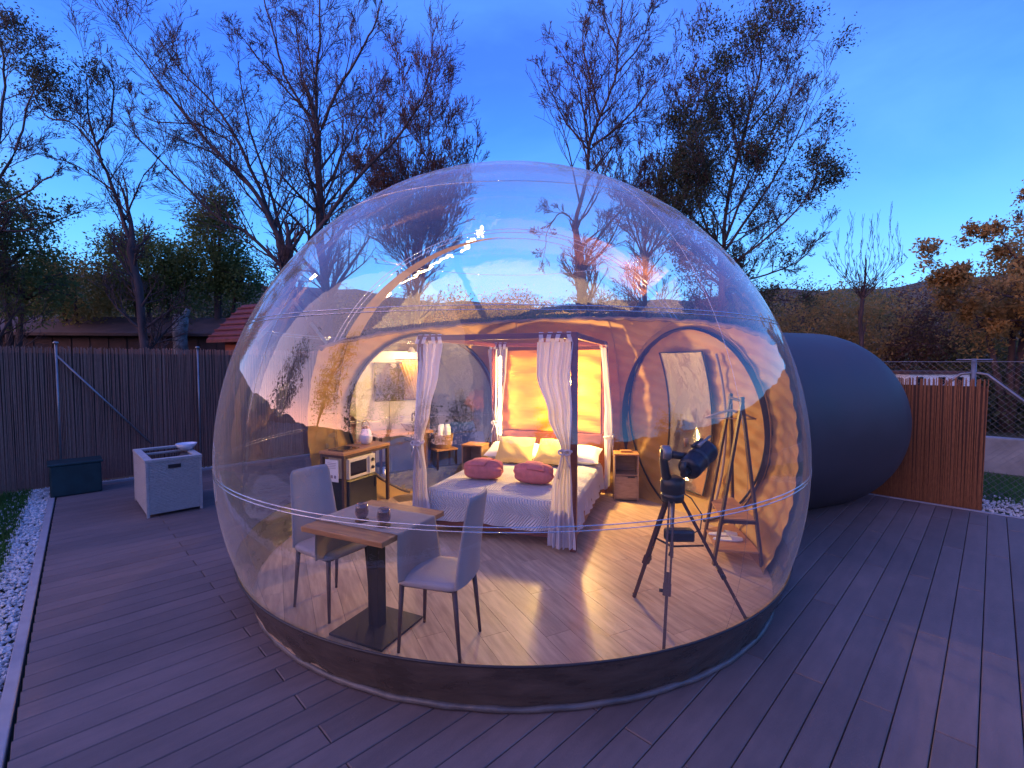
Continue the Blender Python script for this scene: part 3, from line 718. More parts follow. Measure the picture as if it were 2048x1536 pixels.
# runner across the middle and hanging down both sides toward the chairs
def rf(a, b):
    s = (a - .5) * 1.32; y = (b - .5) * .40
    hl = .336
    if abs(s) < hl: x, z = s, .7575
    else:
        dd = abs(s) - hl; sg = 1 if s > 0 else -1; x = sg * (hl + .006 + .03 * dd + .020 * math.sin(b * 7 + sg) * dd / .3); z = .7575 - dd * (.97 - .10 * math.cos(b * PI * 2) * (dd / .3))
        y += .05 * math.sin(dd * 5) * (b - .5) - .03 * dd * sg
    return Vector((x, y, z + (.0015 * math.sin(s * 25 + b * 9) if abs(s) < hl - .03 else 0) + .001))
o = MB().grid(rf, 90, 20).build('table_runner', M_runner); o.matrix_world = Matrix.Translation(tl) @ Matrix.Rotation(TR, 4, 'Z'); md = o.modifiers.new('t', 'SOLIDIFY'); md.thickness = .003
tag(o, 'taupe linen runner hanging over the dining table', 'table runner')
M_smoke = film('smoked_glass', .08, .55, 2.5, (.66, .58, .60), .03, .03)
for (px, py, lb) in ((724, 1042, 'left smoked stemless glass on the table runner'), (768, 1052, 'right smoked stemless glass nearer the front chair')):
    p = onz(px, py, .803); c_ = empty('coaster', (p.x, p.y, .8055), 0, 'dark round coaster under the ' + lb.split(' ')[0] + ' glass', 'coaster')
    MB().lathe([(.044, 0), (.045, .002), (.045, .005), (.043, .006)], 24, capend=True).build('disc', M_brn, c_)
    gl = empty('drinking_glass', (p.x, p.y, .8125), 0, lb, 'glass')
    MB().lathe([(.001, .004), (.022, .002), (.026, .008), (.042, .035), (.045, .055), (.040, .085), (.035, .108), (.0335, .108), (.0385, .085), (.0430, .055), (.040, .036), (.024, .012), (.001, .010)], 32).build('bowl', M_smoke, gl)

def make_chair(label):
    t = empty('dining_chair', (0, 0, 0), 0, label, 'chair', 'grey chairs at the dining table')
    # faces +x ; back at -x
    def seat(a, b):
        th = a * 2 * PI; q = b; sx = .215; sy = .205
        cx = math.copysign(abs(math.cos(th)) ** .35, math.cos(th)); sn = math.copysign(abs(math.sin(th)) ** .35, math.sin(th))
        prof_ = [(0, .488), (.7, .488), (.93, .480), (1.0, .465), (1.0, .445), (.95, .435), (0, .435)]
        i = q * 6; i0 = min(int(i), 5); k = i - i0; r_ = prof_[i0][0] * (1 - k) + prof_[i0 + 1][0] * k; z = prof_[i0][1] * (1 - k) + prof_[i0 + 1][1] * k
        m_ = max(abs(cx), abs(sn)); return Vector((sx * r_ * cx, sy * r_ * sn, z))
    MB().grid(seat, 56, 18, closeu=True).build('seat', M_chair, t)
    mb = MB()
    def bk(a, b):      # wraps front and back faces of the tall tapered back
        z = .455 + .545 * b; half = .200 - .035 * b - (.02 * max(0, b - .93) / .07); th = a * 2 * PI
        yy = math.copysign(abs(math.cos(th)) ** .4, math.cos(th)) * half; tk = .020 * math.copysign(abs(math.sin(th)) ** .7, math.sin(th)) * (1 - .35 * b) * (1 if b < .97 else .45)
        xc = -.195 - .02 * math.sin(b * PI * .6) - .055 * b * b + .025 * (1 - (yy / half) ** 2) * -1
        return Vector((xc + tk, yy, z))
    mb.grid(bk, 40, 26, closeu=True); k0 = len(mb.v) - 40; mb.f.append(tuple(k0 + i for i in range(40))); mb.sm.append(False)
    mb.build('backrest', M_chair, t)
    for sx, sy in ((1, 1), (1, -1), (-1, 1), (-1, -1)):
        MB().tube([(sx * .175, sy * .165, .435), (sx * (.195 if sx > 0 else .215), sy * .18, .002)], [.017, .010], 10).build('leg', M_brn, t)
    MB().box((0, 0, .428), (.36, .34, .016)).build('seat_frame', M_brn, t)
    return t
ch = make_chair('grey upholstered dining chair on the left side of the table, its back toward the counter')
ch.location = (-1.33, 3.47, FZ); ch.rotation_euler = (0, 0, math.atan2(-.55, .84))
ch2 = copy_tree(ch); ch2['label'] = 'grey upholstered dining chair nearest the camera, in front of the bed'
ch2.location = (-.47, 3.00, FZ); ch2.rotation_euler = (0, 0, math.atan2(.27, -.96))

# ------------------------------------------------------------ telescope
tf = [onz(1268, 1194, FZ), onz(1327, 1312, FZ), onz(1495, 1244, FZ)]
tc_ = Vector((1.135, 3.32, FZ)); ap = 0.86
ts = empty('telescope', tc_, 0, 'dark telescope on a wooden tripod inside the bubble', 'telescope')
for f_ in tf:
    d = f_ - tc_; foot = Vector((d.x, d.y, 0)); top = Vector((d.x * .10, d.y * .10, ap)); mid = top.lerp(foot, .62)
    lg = MB()
    sd_ = (foot - top).cross(Vector((0, 0, 1))).normalized() * .016
    lg.bar(top + sd_, mid + sd_, .012, .022); lg.bar(top - sd_, mid - sd_, .012, .022); lg.bar(top.lerp(foot, .57), top.lerp(foot, .65), .05, .034)
    lo = lg.build('leg', M_brn, ts)
    MB().bar(top.lerp(foot, .50), foot, .018, .022).build('lower_leg', M_brn, lo)
    MB().tube([mid + sd_ * 1.4, mid + sd_ * 3.0], .012, 8).build('clamp_knob', M_blk, lo)
    MB().tube([foot, foot + Vector((0, 0, .03))], [.006, .013], 8).build('foot', M_blk, lo)
MB().lathe([(.03, .82), (.075, .83), (.080, .86), (.080, .885), (.05, .90)], 24, capend=True).build('tripod_head', M_blk, ts)
MB().tube([(0, 0, .42), (0, 0, .84)], .014, 8).build('centre_rod', M_galv, ts)
for f_ in tf:
    d = f_ - tc_; MB().bar((0, 0, .50), (d.x * .42, d.y * .42, .52), .008, .012).build('spreader', M_blk, ts)
MB().lathe([(.075, .0), (.085, .01), (.085, .09), (.07, .11), (.05, .12)], 24, (0, 0, .885), capend=True).build('mount_base', M_blk, ts)
MB().tube([(-.03, 0, .95), (-.055, -.01, 1.03), (-.07, -.01, 1.12), (-.07, -.01, 1.20)], [.055, .05, .045, .038], 14, flat=.62).build('fork_arm', M_blk, ts)
MB().lathe([(.048, -.03), (.055, -.02), (.055, .02), (.045, .03)], 20, (-.055, -.01, 1.17), axis=(1, 0, 0), capend=True).build('altitude_hub', M_galv, ts)
MB().tube([(-.03, -.01, 1.16), (.09, -.01, 1.145)], .028, 12).build('dovetail', M_blk, ts)
ax = Vector((.66, .60, .34)).normalized(); oc = Vector((.17, -.01, 1.125))
ot = MB().lathe([(.03, -.15), (.076, -.14), (.080, -.12), (.078, .10), (.086, .105), (.086, .135), (.075, .14), (.073, .09), (.0, .08)], 32, oc, axis=ax).build('tube', mat('navy_tube', (.012, .016, .034), .3, metal=.3, var=.2), ts)
MB().lathe([(.084, -.03), (.084, .0)], 32, oc, axis=ax).build('ring', M_blk, ot)
MB().tube([oc - ax * .15 + Vector((0, 0, .0)), oc - ax * .22], .022, 12).build('focuser', M_blk, ts)
MB().tube([oc - ax * .21, oc - ax * .215 + Vector((-.0, 0, .09))], [.020, .017], 12).build('eyepiece', M_blk, ts)
MB().tube([oc + Vector((-.04, 0, .09)), oc + Vector((.05, .06, .13))], .014, 10).build('finder', M_blk, ts)
MB().tube([oc + Vector((-.085, 0, .09)), oc + Vector((-.085, 0, .15))], [.010, .016], 10).build('finder_bracket', M_oak, ts)
MB().tube([oc + Vector((.0, 0, .09)), oc + Vector((.12, .09, .15))], [.016, .008], 8).build('handle_rail', M_galv, ts)
MB().box((.04, -.03, .595), (.20, .09, .085)).build('battery_pack', M_blk, ts, bevel=.018)
MB().tube([(.13, -.03, .60), (.20, 0, .62), (.22, .02, .72), (.14, .02, .84), (.05, .02, .90)], .005, 6).build('cable', M_blk, ts)

# ------------------------------------------------------------ clothes rack
rk = empty('clothes_rack', (2.08, 4.45, FZ), 0, 'dark wooden A frame clothes rack with two low shelves', 'clothes rack')
def loc_(v): return Vector(v) - Vector((2.08, 4.45, FZ))
fA = loc_(at(1484, 803, 4.18)); rA = loc_(at(1461, 795, 4.80))
fe = [loc_(onz(1427, 1130, FZ)), loc_(onz(1524, 1136, FZ)), loc_(onz(1407, 1086, FZ)), loc_((2.30, 4.86, FZ))]
for a_, ft in ((fA, fe[0]), (fA, fe[1]), (rA, fe[2]), (rA, fe[3])):
    up_ = a_ + (a_ - ft).normalized() * .04; MB().bar(Vector((ft.x, ft.y, .001)), up_, .022, .034).build('leg', M_brn, rk)
ext = (fA - rA).normalized() * .07
MB().tube([rA - ext, fA + ext], .013, 10).build('rail', M_brn, rk)
def shelf(zf, name):
    k = zf / fA.z; c4 = [e_.lerp(Vector((a_.x, a_.y, a_.z)), k) for e_, a_ in ((fe[0], fA), (fe[1], fA), (fe[3], rA), (fe[2], rA))]
    vv = [Vector((p.x, p.y, zf)) for p in c4] + [Vector((p.x, p.y, zf - .018)) for p in c4]
    m_ = MB(); m_.add(vv, [(0, 1, 2, 3), (7, 6, 5, 4)] + [(i, i + 4, (i + 1) % 4 + 4, (i + 1) % 4) for i in range(4)]); m_.build('shelf', M_oak, rk)
    return c4
shelf(.42, 's'); sh2 = shelf(.14, 's')
MB().bar(fe[0].lerp(fA, .27), fe[1].lerp(fA, .27), .018, .03).build('crossbar', M_brn, rk)
MB().bar(fe[2].lerp(rA, .27), fe[3].lerp(rA, .27), .018, .03).build('crossbar', M_brn, rk)
hc = at(1461, 806, 4.72)
hg = empty('coat_hanger', hc, 0, 'pale wooden coat hanger on the clothes rack rail', 'hanger')
hm = MB(); hm.tube([(-.23, .06, -.155), (-.12, .03, -.11), (0, 0, -.07), (.12, -.03, -.11), (.23, -.06, -.155)], [.008, .011, .012, .011, .008], 8); hm.tube([(-.21, .055, -.155), (.21, -.055, -.155)], .006, 6); hm.build('hanger_body', M_shelfw, hg)
MB().tube([(0, 0, -.06), (0, 0, -.02), (.018, 0, 0), (.012, 0, .03), (-.012, 0, .036), (-.02, 0, .02)], .0035, 6).build('hook', M_galv, hg)
sc = (sh2[0] + sh2[1] + sh2[2] + sh2[3]) / 4 + Vector((2.08, 4.45, FZ))
for i, lb in enumerate(('white slipper nearer the back of the lower rack shelf', 'white slipper at the front of the lower rack shelf')):
    s_ = empty('slipper', (sc.x - .02 - .01 * i, sc.y + .07 - .13 * i, .187), -.12, lb, 'slipper')
    def so_(a, b):
        th = a * 2 * PI; x = .135 * math.copysign(abs(math.cos(th)) ** .8, math.cos(th)); y = .042 * math.sin(th) * (1 + .15 * math.cos(th)); return Vector((x * (1 - .02 * b), y, .012 * b))
    m_ = MB().grid(so_, 28, 2, closeu=True); k0 = len(m_.v) - 28; m_.f.append(tuple(k0 + i_ for i_ in range(28))); m_.sm.append(False); m_.build('sole', M_wpil, s_)
    def up_f(a, b):
        th = PI * a; x = .02 + .105 * b; yy = .043 * (1 - .25 * b * b); return Vector((x, yy * math.cos(th), .010 + .035 * math.sin(th) * (1 - .5 * b)))
    MB().grid(up_f, 14, 6).build('upper', M_wpil, s_)

# ------------------------------------------------------------ counter with microwave and fridge
DK = math.atan2(.91, .41)           # long axis of the counter
near = Vector((-1.95, 5.47, 0)); d1 = Vector((math.cos(DK), math.sin(DK), 0)); d2 = Vector((-d1.y, d1.x, 0))
dc = near + d1 * .41 + d2 * .19
desk = empty('counter', (dc.x, dc.y, FZ), DK, 'narrow wooden counter on a dark metal frame along the left wall', 'counter')
MB().box((0, 0, .735), (.84, .38, .035)).build('counter_top', M_oak, desk, bevel=.004)
for sx in (-1, 1):
    for sy in (-1, 1): MB().box((sx * .39, sy * .165, .358), (.035, .035, .716)).build('leg', M_brn, desk)
    MB().box((sx * .39, 0, .70), (.033, .29, .03)).build('frame_bar', M_brn, desk)
MB().box((0, -.165, .70), (.742, .025, .03)).build('frame_bar', M_brn, desk)
DM = Matrix.Translation((dc.x, dc.y, FZ)) @ Matrix.Rotation(DK, 4, 'Z')
def dloc(x, y, z): return DM @ Vector((x, y, z))
fg = empty('mini_fridge', dloc(-.08, -.01, 0), DK, 'black mini fridge under the microwave', 'fridge')
MB().box((0, .02, .205), (.50, .31, .39)).build('cabinet', M_blk, fg, bevel=.008)
MB().box((0, -.155, .205), (.49, .03, .385)).build('door', M_blk, fg, bevel=.008)
MB().box((.21, -.176, .30), (.02, .014, .12)).build('handle', M_dark, fg)
mw = empty('microwave', dloc(-.08, -.02, .402), DK, 'cream microwave oven on the mini fridge', 'microwave')
M_crm = mat('cream_enamel', (.70, .64, .52), .35, var=.04)
MB().box((0, .02, .135), (.47, .30, .25)).build('casing', M_crm, mw, bevel=.01)
MB().box((-.06, -.140, .135), (.345, .02, .24)).build('door', M_crm, mw, bevel=.005)
MB().box((-.07, -.152, .135), (.27, .006, .165)).build('door_window', M_glassd, mw)
MB().box((.175, -.140, .135), (.11, .02, .24)).build('control_panel', M_crm, mw, bevel=.005)
for z in (.09, .185): MB().lathe([(.022, 0), (.020, .018)], 20, (.178, -.150, z), axis=(0, -1, 0), capend=True).build('dial', M_blk, mw)
MB().box((.105, -.164, .135), (.014, .02, .20)).build('handle', M_crm, mw, bevel=.004)
for x in (-.2, .2):
    for y in (-.1, .14): MB().box((x, y, .006), (.03, .03, .012)).build('foot', M_blk, mw)
nn = empty('notice_sheet', dloc(-.4105, .0, .53), DK, 'white notice sheet with small dark marks on the counter end', 'notice')
MB().box((0, 0, 0), (.004, .20, .26)).build('sheet', M_white, nn)
for i in range(3): MB().box((-.003, -.05 + .05 * i, -.07), (.002, .028, .035)).build('printed_mark', mat('mark_grey', (.25, .2, .25), .7), nn)
for i in range(4): MB().box((-.003, 0, .09 - .02 * i), (.002, .13, .004)).build('printed_line', MATS['mark_grey'], nn)
ln = empty('lantern', dloc(.20, .02, .7535), 0, 'white egg shaped lantern with wire handle on the counter', 'lantern')
MB().lathe([(.045, 0), (.062, .012), (.080, .06), (.082, .095), (.068, .15), (.052, .19), (.050, .20)], 32, capend=True).build('lantern_body', mat('lantern_white', (.72, .68, .74), .5), ln)
MB().lathe([(.050, .201), (.040, .225), (.01, .235)], 24, capend=True).build('lid', M_oak, ln)
MB().tube([(.056 * math.cos(a), 0, .18 + .13 * math.sin(a)) for a in (PI * i / 16 for i in range(17))], .004, 6).build('handle', M_oak, ln)
hb = empty('induction_hob', dloc(-.21, .0, .7535), DK, 'black glass hob plate lying on the counter', 'hob')
MB().box((0, 0, .006), (.28, .24, .012)).build('glass_plate', M_glassd, hb, bevel=.004)
MB().lathe([(.085, .0125), (.088, .0128), (.091, .0125)], 28, (0, 0, 0)).build('ring_mark', M_galv, hb)

# ------------------------------------------------------------ bathroom pod contents
def PL(s, t, z=0.0): p = BC + A_L * s + P_L * t; return Vector((p.x, p.y, z))
PROT = math.atan2(P_L.y, P_L.x)        # local x along P_L, local y along A_L
def podthing(name, s, t, z, label, cat): return empty(name, PL(s, t, z), PROT, label, cat)
pw = podthing('bathroom_wall', 3.02, 0, FZ, 'white panel wall behind the washbasin', 'wall')
poly = []
tl_, tr_ = -.86, .10
def arcz(t): return math.sqrt(max(1.11 ** 2 - t * t, 0))
for i in range(13): t_ = tl_ + (tr_ - tl_) * i / 12; poly.append((t_, min(2.02, 1.13 + arcz(t_)) - FZ))
for i in range(13): t_ = tr_ + (tl_ - tr_) * i / 12; poly.append((t_, max(1.13 - arcz(t_), .05) - FZ + .002))
n_ = len(poly); m_ = MB(); m_.add([(x, -.015, z) for x, z in poly] + [(x, .015, z) for x, z in poly], [tuple(range(n_)), tuple(range(2 * n_ - 1, n_ - 1, -1))] + [(i, i + n_, (i + 1) % n_ + n_, (i + 1) % n_) for i in range(n_)])
m_.build('panel', mat('white_panel', (.60, .56, .55), .5, var=.05), pw)
MB().box((-.36, -.018, .80), (.004, .006, 1.4)).build('joint_strip', M_galv, pw)
vn = podthing('washstand', 2.70, -.28, FZ, 'wooden washstand top on dark legs in the bathroom pod', 'washstand')
MB().box((0, 0, .765), (.86, .42, .04)).build('top', M_oak, vn, bevel=.004)
for sx in (-.36, .38):
    MB().box((sx, -.17, .372), (.035, .035, .744)).build('leg', M_brn, vn)
    MB().box((sx, .17, .372), (.035, .035, .744)).build('leg', M_brn, vn)
bs = podthing('washbasin', 2.66, -.12, FZ + .787, 'grey bowl washbasin on the wooden washstand', 'washbasin')
MB().lathe([(.001, .012), (.09, .014), (.165, .10), (.172, .115), (.180, .115), (.175, .10), (.10, .004), (.001, .0)], 36).build('bowl', mat('grey_ceramic', (.34, .33, .36), .2), bs)
tp = podthing('tap', 2.86, -.05, FZ + .787, 'dark tall tap behind the bowl washbasin', 'tap')
MB().tube([(0, 0, 0), (0, 0, .20), (0, -.03, .235), (0, -.12, .23), (0, -.13, .20)], .013, 10).build('spout', M_dark, tp)
MB().tube([(0, 0, .20), (.05, 0, .26)], .008, 8).build('lever', M_dark, tp)
pt_ = podthing('drain_trap', 2.66, -.12, FZ, 'steel drain trap hanging under the washstand', 'pipe')
MB().tube([(0, 0, .740), (0, 0, .56)], .014, 10).build('pipe', M_steel, pt_)
MB().lathe([(.014, .56), (.028, .555), (.028, .47), (.018, .46)], 16, capend=True).build('bottle_trap', M_steel, pt_)
MB().tube([(0, 0, .60), (0, .12, .60), (0, .34, .60)], .012, 8).build('waste_pipe', M_steel, pt_)
mr = podthing('mirror', 2.985, -.26, FZ + 1.22, 'dark framed mirror on the white bathroom wall', 'mirror')
MB().box((0, 0, .29), (.64, .012, .56)).build('glass', mat('mirror_glass', (.55, .52, .58), .04, metal=1.0), mr)
for x in (-.325, .325): MB().box((x, -.004, .29), (.016, .024, .592)).build('frame_bar', M_dark, mr)
for z in (.002, .578): MB().box((0, -.004, z), (.634, .024, .016)).build('frame_bar', M_dark, mr)
ac = podthing('bathroom_curtain', 2.90, .0, FZ, 'amber curtain drawn to one side of the mirror', 'curtain')
def acf(a, b):
    z = 1.84 - .62 * b; wd = .30 * (1 - b * .75) + .02; return Vector((.12 - wd * (1 - a), .012 * math.sin(a * 28 + b), z))
MB().grid(acf, 40, 14).build('drape', M_ambc, ac)
MB().tube([(-.30, 0, 1.85), (.16, 0, 1.85)], .008, 6).build('rod', M_dark, ac)
lc = podthing('side_curtain', 3.05, .22, FZ, 'lit amber fabric strip right of the bathroom wall', 'curtain')
MB().grid(lambda a, b: Vector((-.10 + .20 * a, .012 * math.sin(a * 20), .05 + 1.9 * b)), 20, 10).build('drape', M_ambc, lc)
bl = lamp('bathroom_bulb', PL(2.72, -.10, 1.98), 15, (1, .62, .28), .05)
blt = podthing('bathroom_light', 2.72, -.10, 1.99, 'small warm ceiling light in the bathroom pod', 'light')
bl.location = (0, 0, -.06); bl.parent = blt
MB().lathe([(.02, .09), (.05, .05), (.055, .0)], 20).build('lamp_shade', M_white, blt)
st = podthing('stool', 2.46, .30, FZ, 'dark stool holding the towel basket', 'stool')
MB().box((0, 0, .50), (.34, .30, .025)).build('seat', M_oak, st)
for sx in (-.15, .15):
    for sy in (-.12, .12): MB().box((sx, sy, .244), (.025, .025, .486)).build('leg', M_brn, st)
bk = podthing('towel_basket', 2.46, .30, FZ + .515, 'woven basket of rolled cream towels on the stool', 'basket')
MB().lathe([(.11, .0), (.125, .03), (.15, .20), (.155, .205), (.147, .20), (.12, .03), (.0, .015)], 28).build('basket_body', mat('basket_weave', (.45, .24, .08), .8, var=.3, vscale=60, bump=1, bscale=90), bk)
for i, (x, y, hh) in enumerate(((-.06, 0, .30), (.03, -.05, .32), (.08, .03, .28), (-.01, .07, .31))):
    t_ = podthing('rolled_towel', 2.46 + y, .30 + x, FZ + .55, 'rolled cream towel standing in the basket', 'towel'); t_['group'] = 'cream towels in the basket'
    MB().tube([(0, 0, 0), (.01, 0, hh - .12), (.012, 0, hh)], [.042, .042, .034], 12).build('roll', M_wpil, t_)
bn = onz(760, 975, FZ)
bi = empty('waste_bin', (bn.x, bn.y + .1, FZ), 0, 'steel pedal bin between counter and washstand', 'bin')
MB().lathe([(.095, 0), (.10, .01), (.10, .30)], 28, capend=True).build('bin_body', M_steel, bi)
MB().lathe([(.103, .302), (.10, .33), (.05, .35), (.005, .352)], 28, capend=True).build('lid', M_blk, bi)

# ------------------------------------------------------------ items on the deck
nb = onz(295, 1037); nu, nv_ = nb.x * UX + nb.y * UY, -nb.x * UY + nb.y * UX
bx = empty('storage_box', uv(nu + .28, nv_ + .52, 0), UROT, 'pale rattan storage box with dark glass lid on the deck', 'storage box')
bw, bd, bh = .56, 1.04, .69
for sx in (-1, 1): MB().box((sx * (bw / 2 - .012), 0, .345), (.024, bd - .052, .62)).build('side_panel', M_wick, bx)
for sy in (-1, 1): MB().box((0, sy * (bd / 2 - .012), .345), (bw - .052, .024, .62)).build('side_panel', M_wick, bx)
for sx in (-1, 1):
    for sy in (-1, 1): MB().box((sx * (bw / 2 - .01), sy * (bd / 2 - .01), .33), (.032, .032, .66)).build('corner_post', M_wick, bx, bevel=.006)
wv_ = MB()
for q in range(38):
    z = .045 + q * .0163; ph = q % 2 * PI
    for sy in (-1, 1): wv_.tube([(x, sy * (bd / 2 - .001 + .004 * math.sin(x * 130 + ph)), z + .0015 * math.sin(x * 40 + q)) for x in (-bw / 2 + .03 + (bw - .06) * i / 44 for i in range(45))], .0065, 4)
    for sx in (-1, 1): wv_.tube([(sx * (bw / 2 - .001 + .004 * math.sin(y * 130 + ph)), y, z + .0015 * math.sin(y * 40 + q)) for y in (-bd / 2 + .03 + (bd - .06) * i / 70 for i in range(71))], .0065, 4)
wv_.build('woven_strands', M_wick, bx)['kind'] = 'stuff'
lid = MB()
lid.box((0, -bd / 2 + .03, .675), (bw + .02, .08, .035)); lid.box((0, bd / 2 - .03, .675), (bw + .02, .08, .035))
lid.box((-bw / 2 + .03, 0, .675), (.08, bd - .142, .034)); lid.box((bw / 2 - .03, 0, .675), (.08, bd - .142, .034)); lid.box((0, .06, .676), (bw - .102, .025, .03))
lid.build('lid_frame', M_wick, bx, bevel=.003)
MB().box((0, -.19, .672), (bw - .10, .46, .012)).build('glass_panel', M_glassd, bx)
MB().box((0, .27, .672), (bw - .10, .37, .012)).build('glass_panel', M_glassd, bx)
MB().box((.0, -bd / 2 - .006, .59), (.13, .012, .045)).build('handle_slot', M_blk, bx)
bo = onz(373, 899, .70)
bw_ = empty('bowl', (bo.x, bo.y, .6935), 0, 'white bowl standing on the corner of the storage box', 'bowl')
MB().lathe([(.001, .008), (.05, .01), (.09, .05), (.115, .09), (.122, .09), (.097, .048), (.055, .0), (.001, .0)], 32).build('bowl_body', mat('white_glaze', (.75, .74, .82), .25), bw_)
gb = empty('planter_box', uv(.28, 9.15, 0), UROT, 'low dark green box against the left fence', 'box')
MB().box((0, 0, .215), (.54, .40, .43)).build('box_body', M_dgreen, gb, bevel=.02)
MB().box((0, 0, .445), (.58, .44, .03)).build('rim', M_dgreen, gb, bevel=.008)

# ------------------------------------------------------------ fences
def cane_panel(u0, v0, u1, v1, hgt, m, parent, seed, pitch=.0105, flip=1):
    r = random.Random(seed); a = uv(u0, v0); b = uv(u1, v1); ln_ = (b - a).length; n = int(ln_ / pitch); d = (b - a) / ln_; nn_ = Vector((-d.y, d.x, 0)) * flip
    mb = MB()
    for i in range(n):
        c = a + d * (i + .5) * pitch + nn_ * r.uniform(-.008, .008); hh = hgt + r.uniform(-.02, .015) * (1 if r.random() < .93 else 2.2); lean = d * r.uniform(-.02, .02); rr = r.uniform(.0045, .0068)
        t0 = [c + d * rr * math.cos(q) + nn_ * rr * math.sin(q) for q in (0, 2.1, 4.2)]
        mb.add([p + Vector((0, 0, -.02)) for p in t0] + [p + lean + Vector((0, 0, hh)) for p in t0], [(0, 1, 4, 3), (1, 2, 5, 4), (2, 0, 3, 5), (3, 4, 5)])
    o = mb.build('cane_screen', m, parent); o['kind'] = 'stuff'
    bk_ = MB(); c = (a + b) / 2; ang = math.atan2(d.y, d.x)
    bk_.box((c.x + nn_.x * .014, c.y + nn_.y * .014, hgt / 2 - .05), (ln_, .004, hgt - .08), Matrix.Rotation(ang, 3, 'Z')); bk_.build('backing_net', mat('backing_net', (.09, .045, .035), .9), parent)
lf = empty('cane_fence', (0, 0, 0), 0, 'dark reed screen fence running behind the storage box', 'fence')
cane_panel(-6.0, 9.92, 8.2, 9.92, 2.08, M_cane, lf, 11)
def fpost(px, top, parent, struts=()):
    d = ray(px, 700); d.z = 0; Y = 9.86 / (-UY * d.x + UX * d.y); p = EYE + d * Y; p.z = 0
    MB().tube([p, p + Vector((0, 0, top))], .016, 8).build('post', M_galv, parent)
    MB().lathe([(.034, 0), (.034, .02), (.02, .035)], 10, p + Vector((0, 0, top)), capend=True).build('post_cap', M_galv, parent)
    for s in struts: MB().tube([p + Vector((0, 0, top * .92)), p + Vector((UX * s, UY * s, .0)) + Vector((.02, -.02, .5))], .015, 8).build('strut', M_galv, parent)
fpost(112, 2.13, lf, (1.1,)); fpost(395, 2.10, lf)
for u_ in (5.2, 7.4): p = uv(u_, 9.86); MB().tube([p, p + Vector((0, 0, 2.1))], .022, 8).build('post', M_galv, lf)
rf_ = empty('cane_fence', (0, 0, 0), 0, 'rust red reed screen fence right of the grey pod', 'fence')
cane_panel(8.34, .05, 8.34, 9.9, 1.64, M_cane2, rf_, 12, flip=-1)
# chain link fence
cl = empty('chain_link_fence', (0, 0, 0), 0, 'chain link fence with a white braced post behind the rust screen', 'fence')
wm = MB(); v0, v1, hh = -5.0, 6.5, 1.86; pitch = .075
k = v0 - hh
while k < v1:
    for sg in (1, -1):
        za, zb = 0.0, hh; va = k if sg > 0 else k + hh; vb = k + hh if sg > 0 else k
        pa, pb = (va, za), (vb, zb)
        def cl_(p, q):      # clip to v range
            (a0, b0), (a1, b1) = p, q; out = []
            for (x, y), (x2, y2) in ((p, q), (q, p)):
                if x < v0: t = (v0 - x) / (x2 - x); x, y = v0, y + (y2 - y) * t
                elif x > v1: t = (v1 - x) / (x2 - x); x, y = v1, y + (y2 - y) * t
                out.append((x, y))
            return out
        if max(va, vb) <= v0 or min(va, vb) >= v1: continue
        (x1_, z1_), (x2_, z2_) = cl_(pa, pb)
        wm.tube([uv(8.43 + sg * .002, x1_, z1_), uv(8.43 + sg * .002, x2_, z2_)], .0013, 3, cap=False, smooth=False)
    k += pitch
wm.tube([uv(8.43, v0, hh), uv(8.43, v1, hh)], .004, 4); o = wm.build('wire_mesh', M_galv, cl); o['kind'] = 'stuff'
tp_ = onz(1948, 1030); 
vv_ = .18
for v_ in (vv_, -3.4, 3.6): MB().tube([uv(8.46, v_, 0), uv(8.46, v_, 1.90)], .026, 10).build('post', M_galv, cl)
MB().tube([uv(8.46, vv_ - .17, 1.885), uv(8.46, vv_ + .17, 1.885)], .010, 8).build('cross_piece', M_galv, cl)
MB().tube([uv(8.46, vv_, 1.72), uv(8.46, vv_ - .12, 1.70), uv(8.44, vv_ - 1.75, .1)], .017, 8).build('strut', M_galv, cl)
MB().tube([uv(8.46, vv_, 1.72), uv(8.46, vv_ + .12, 1.70), uv(8.46, vv_ + 1.75, .1)], .017, 8).build('strut', M_galv, cl)
# low concrete wall
cw = MB(); 
for i in range(14): cw.box(uv(11.8, -6.2 + i * 1.0, .22) , (.24, .985, .62 + .04 * math.sin(i * 2.3)), Matrix.Rotation(UROT, 3, 'Z'))
o = cw.build('concrete_wall', M_conc, None, bevel=.02); tag(o, 'low rough concrete wall beyond the chain link fence', 'wall')
# far white building glimpse
fw = empty('white_outbuilding', at(1838, 749, 12.4), 0, 'far white outbuilding glimpsed over the rust screen', 'building'); fw.location.z = 0
MB().box((0, 0, .78), (1.5, 1.2, 1.55)).build('wall', M_white, fw); MB().box((0, 0, 1.60), (1.6, 1.3, .07)).build('roof', M_bwall, fw)
for x in (-.5, .05, .5): MB().box((x, -.61, 1.38), (.16, .03, .22)).build('window', M_glassd, fw)

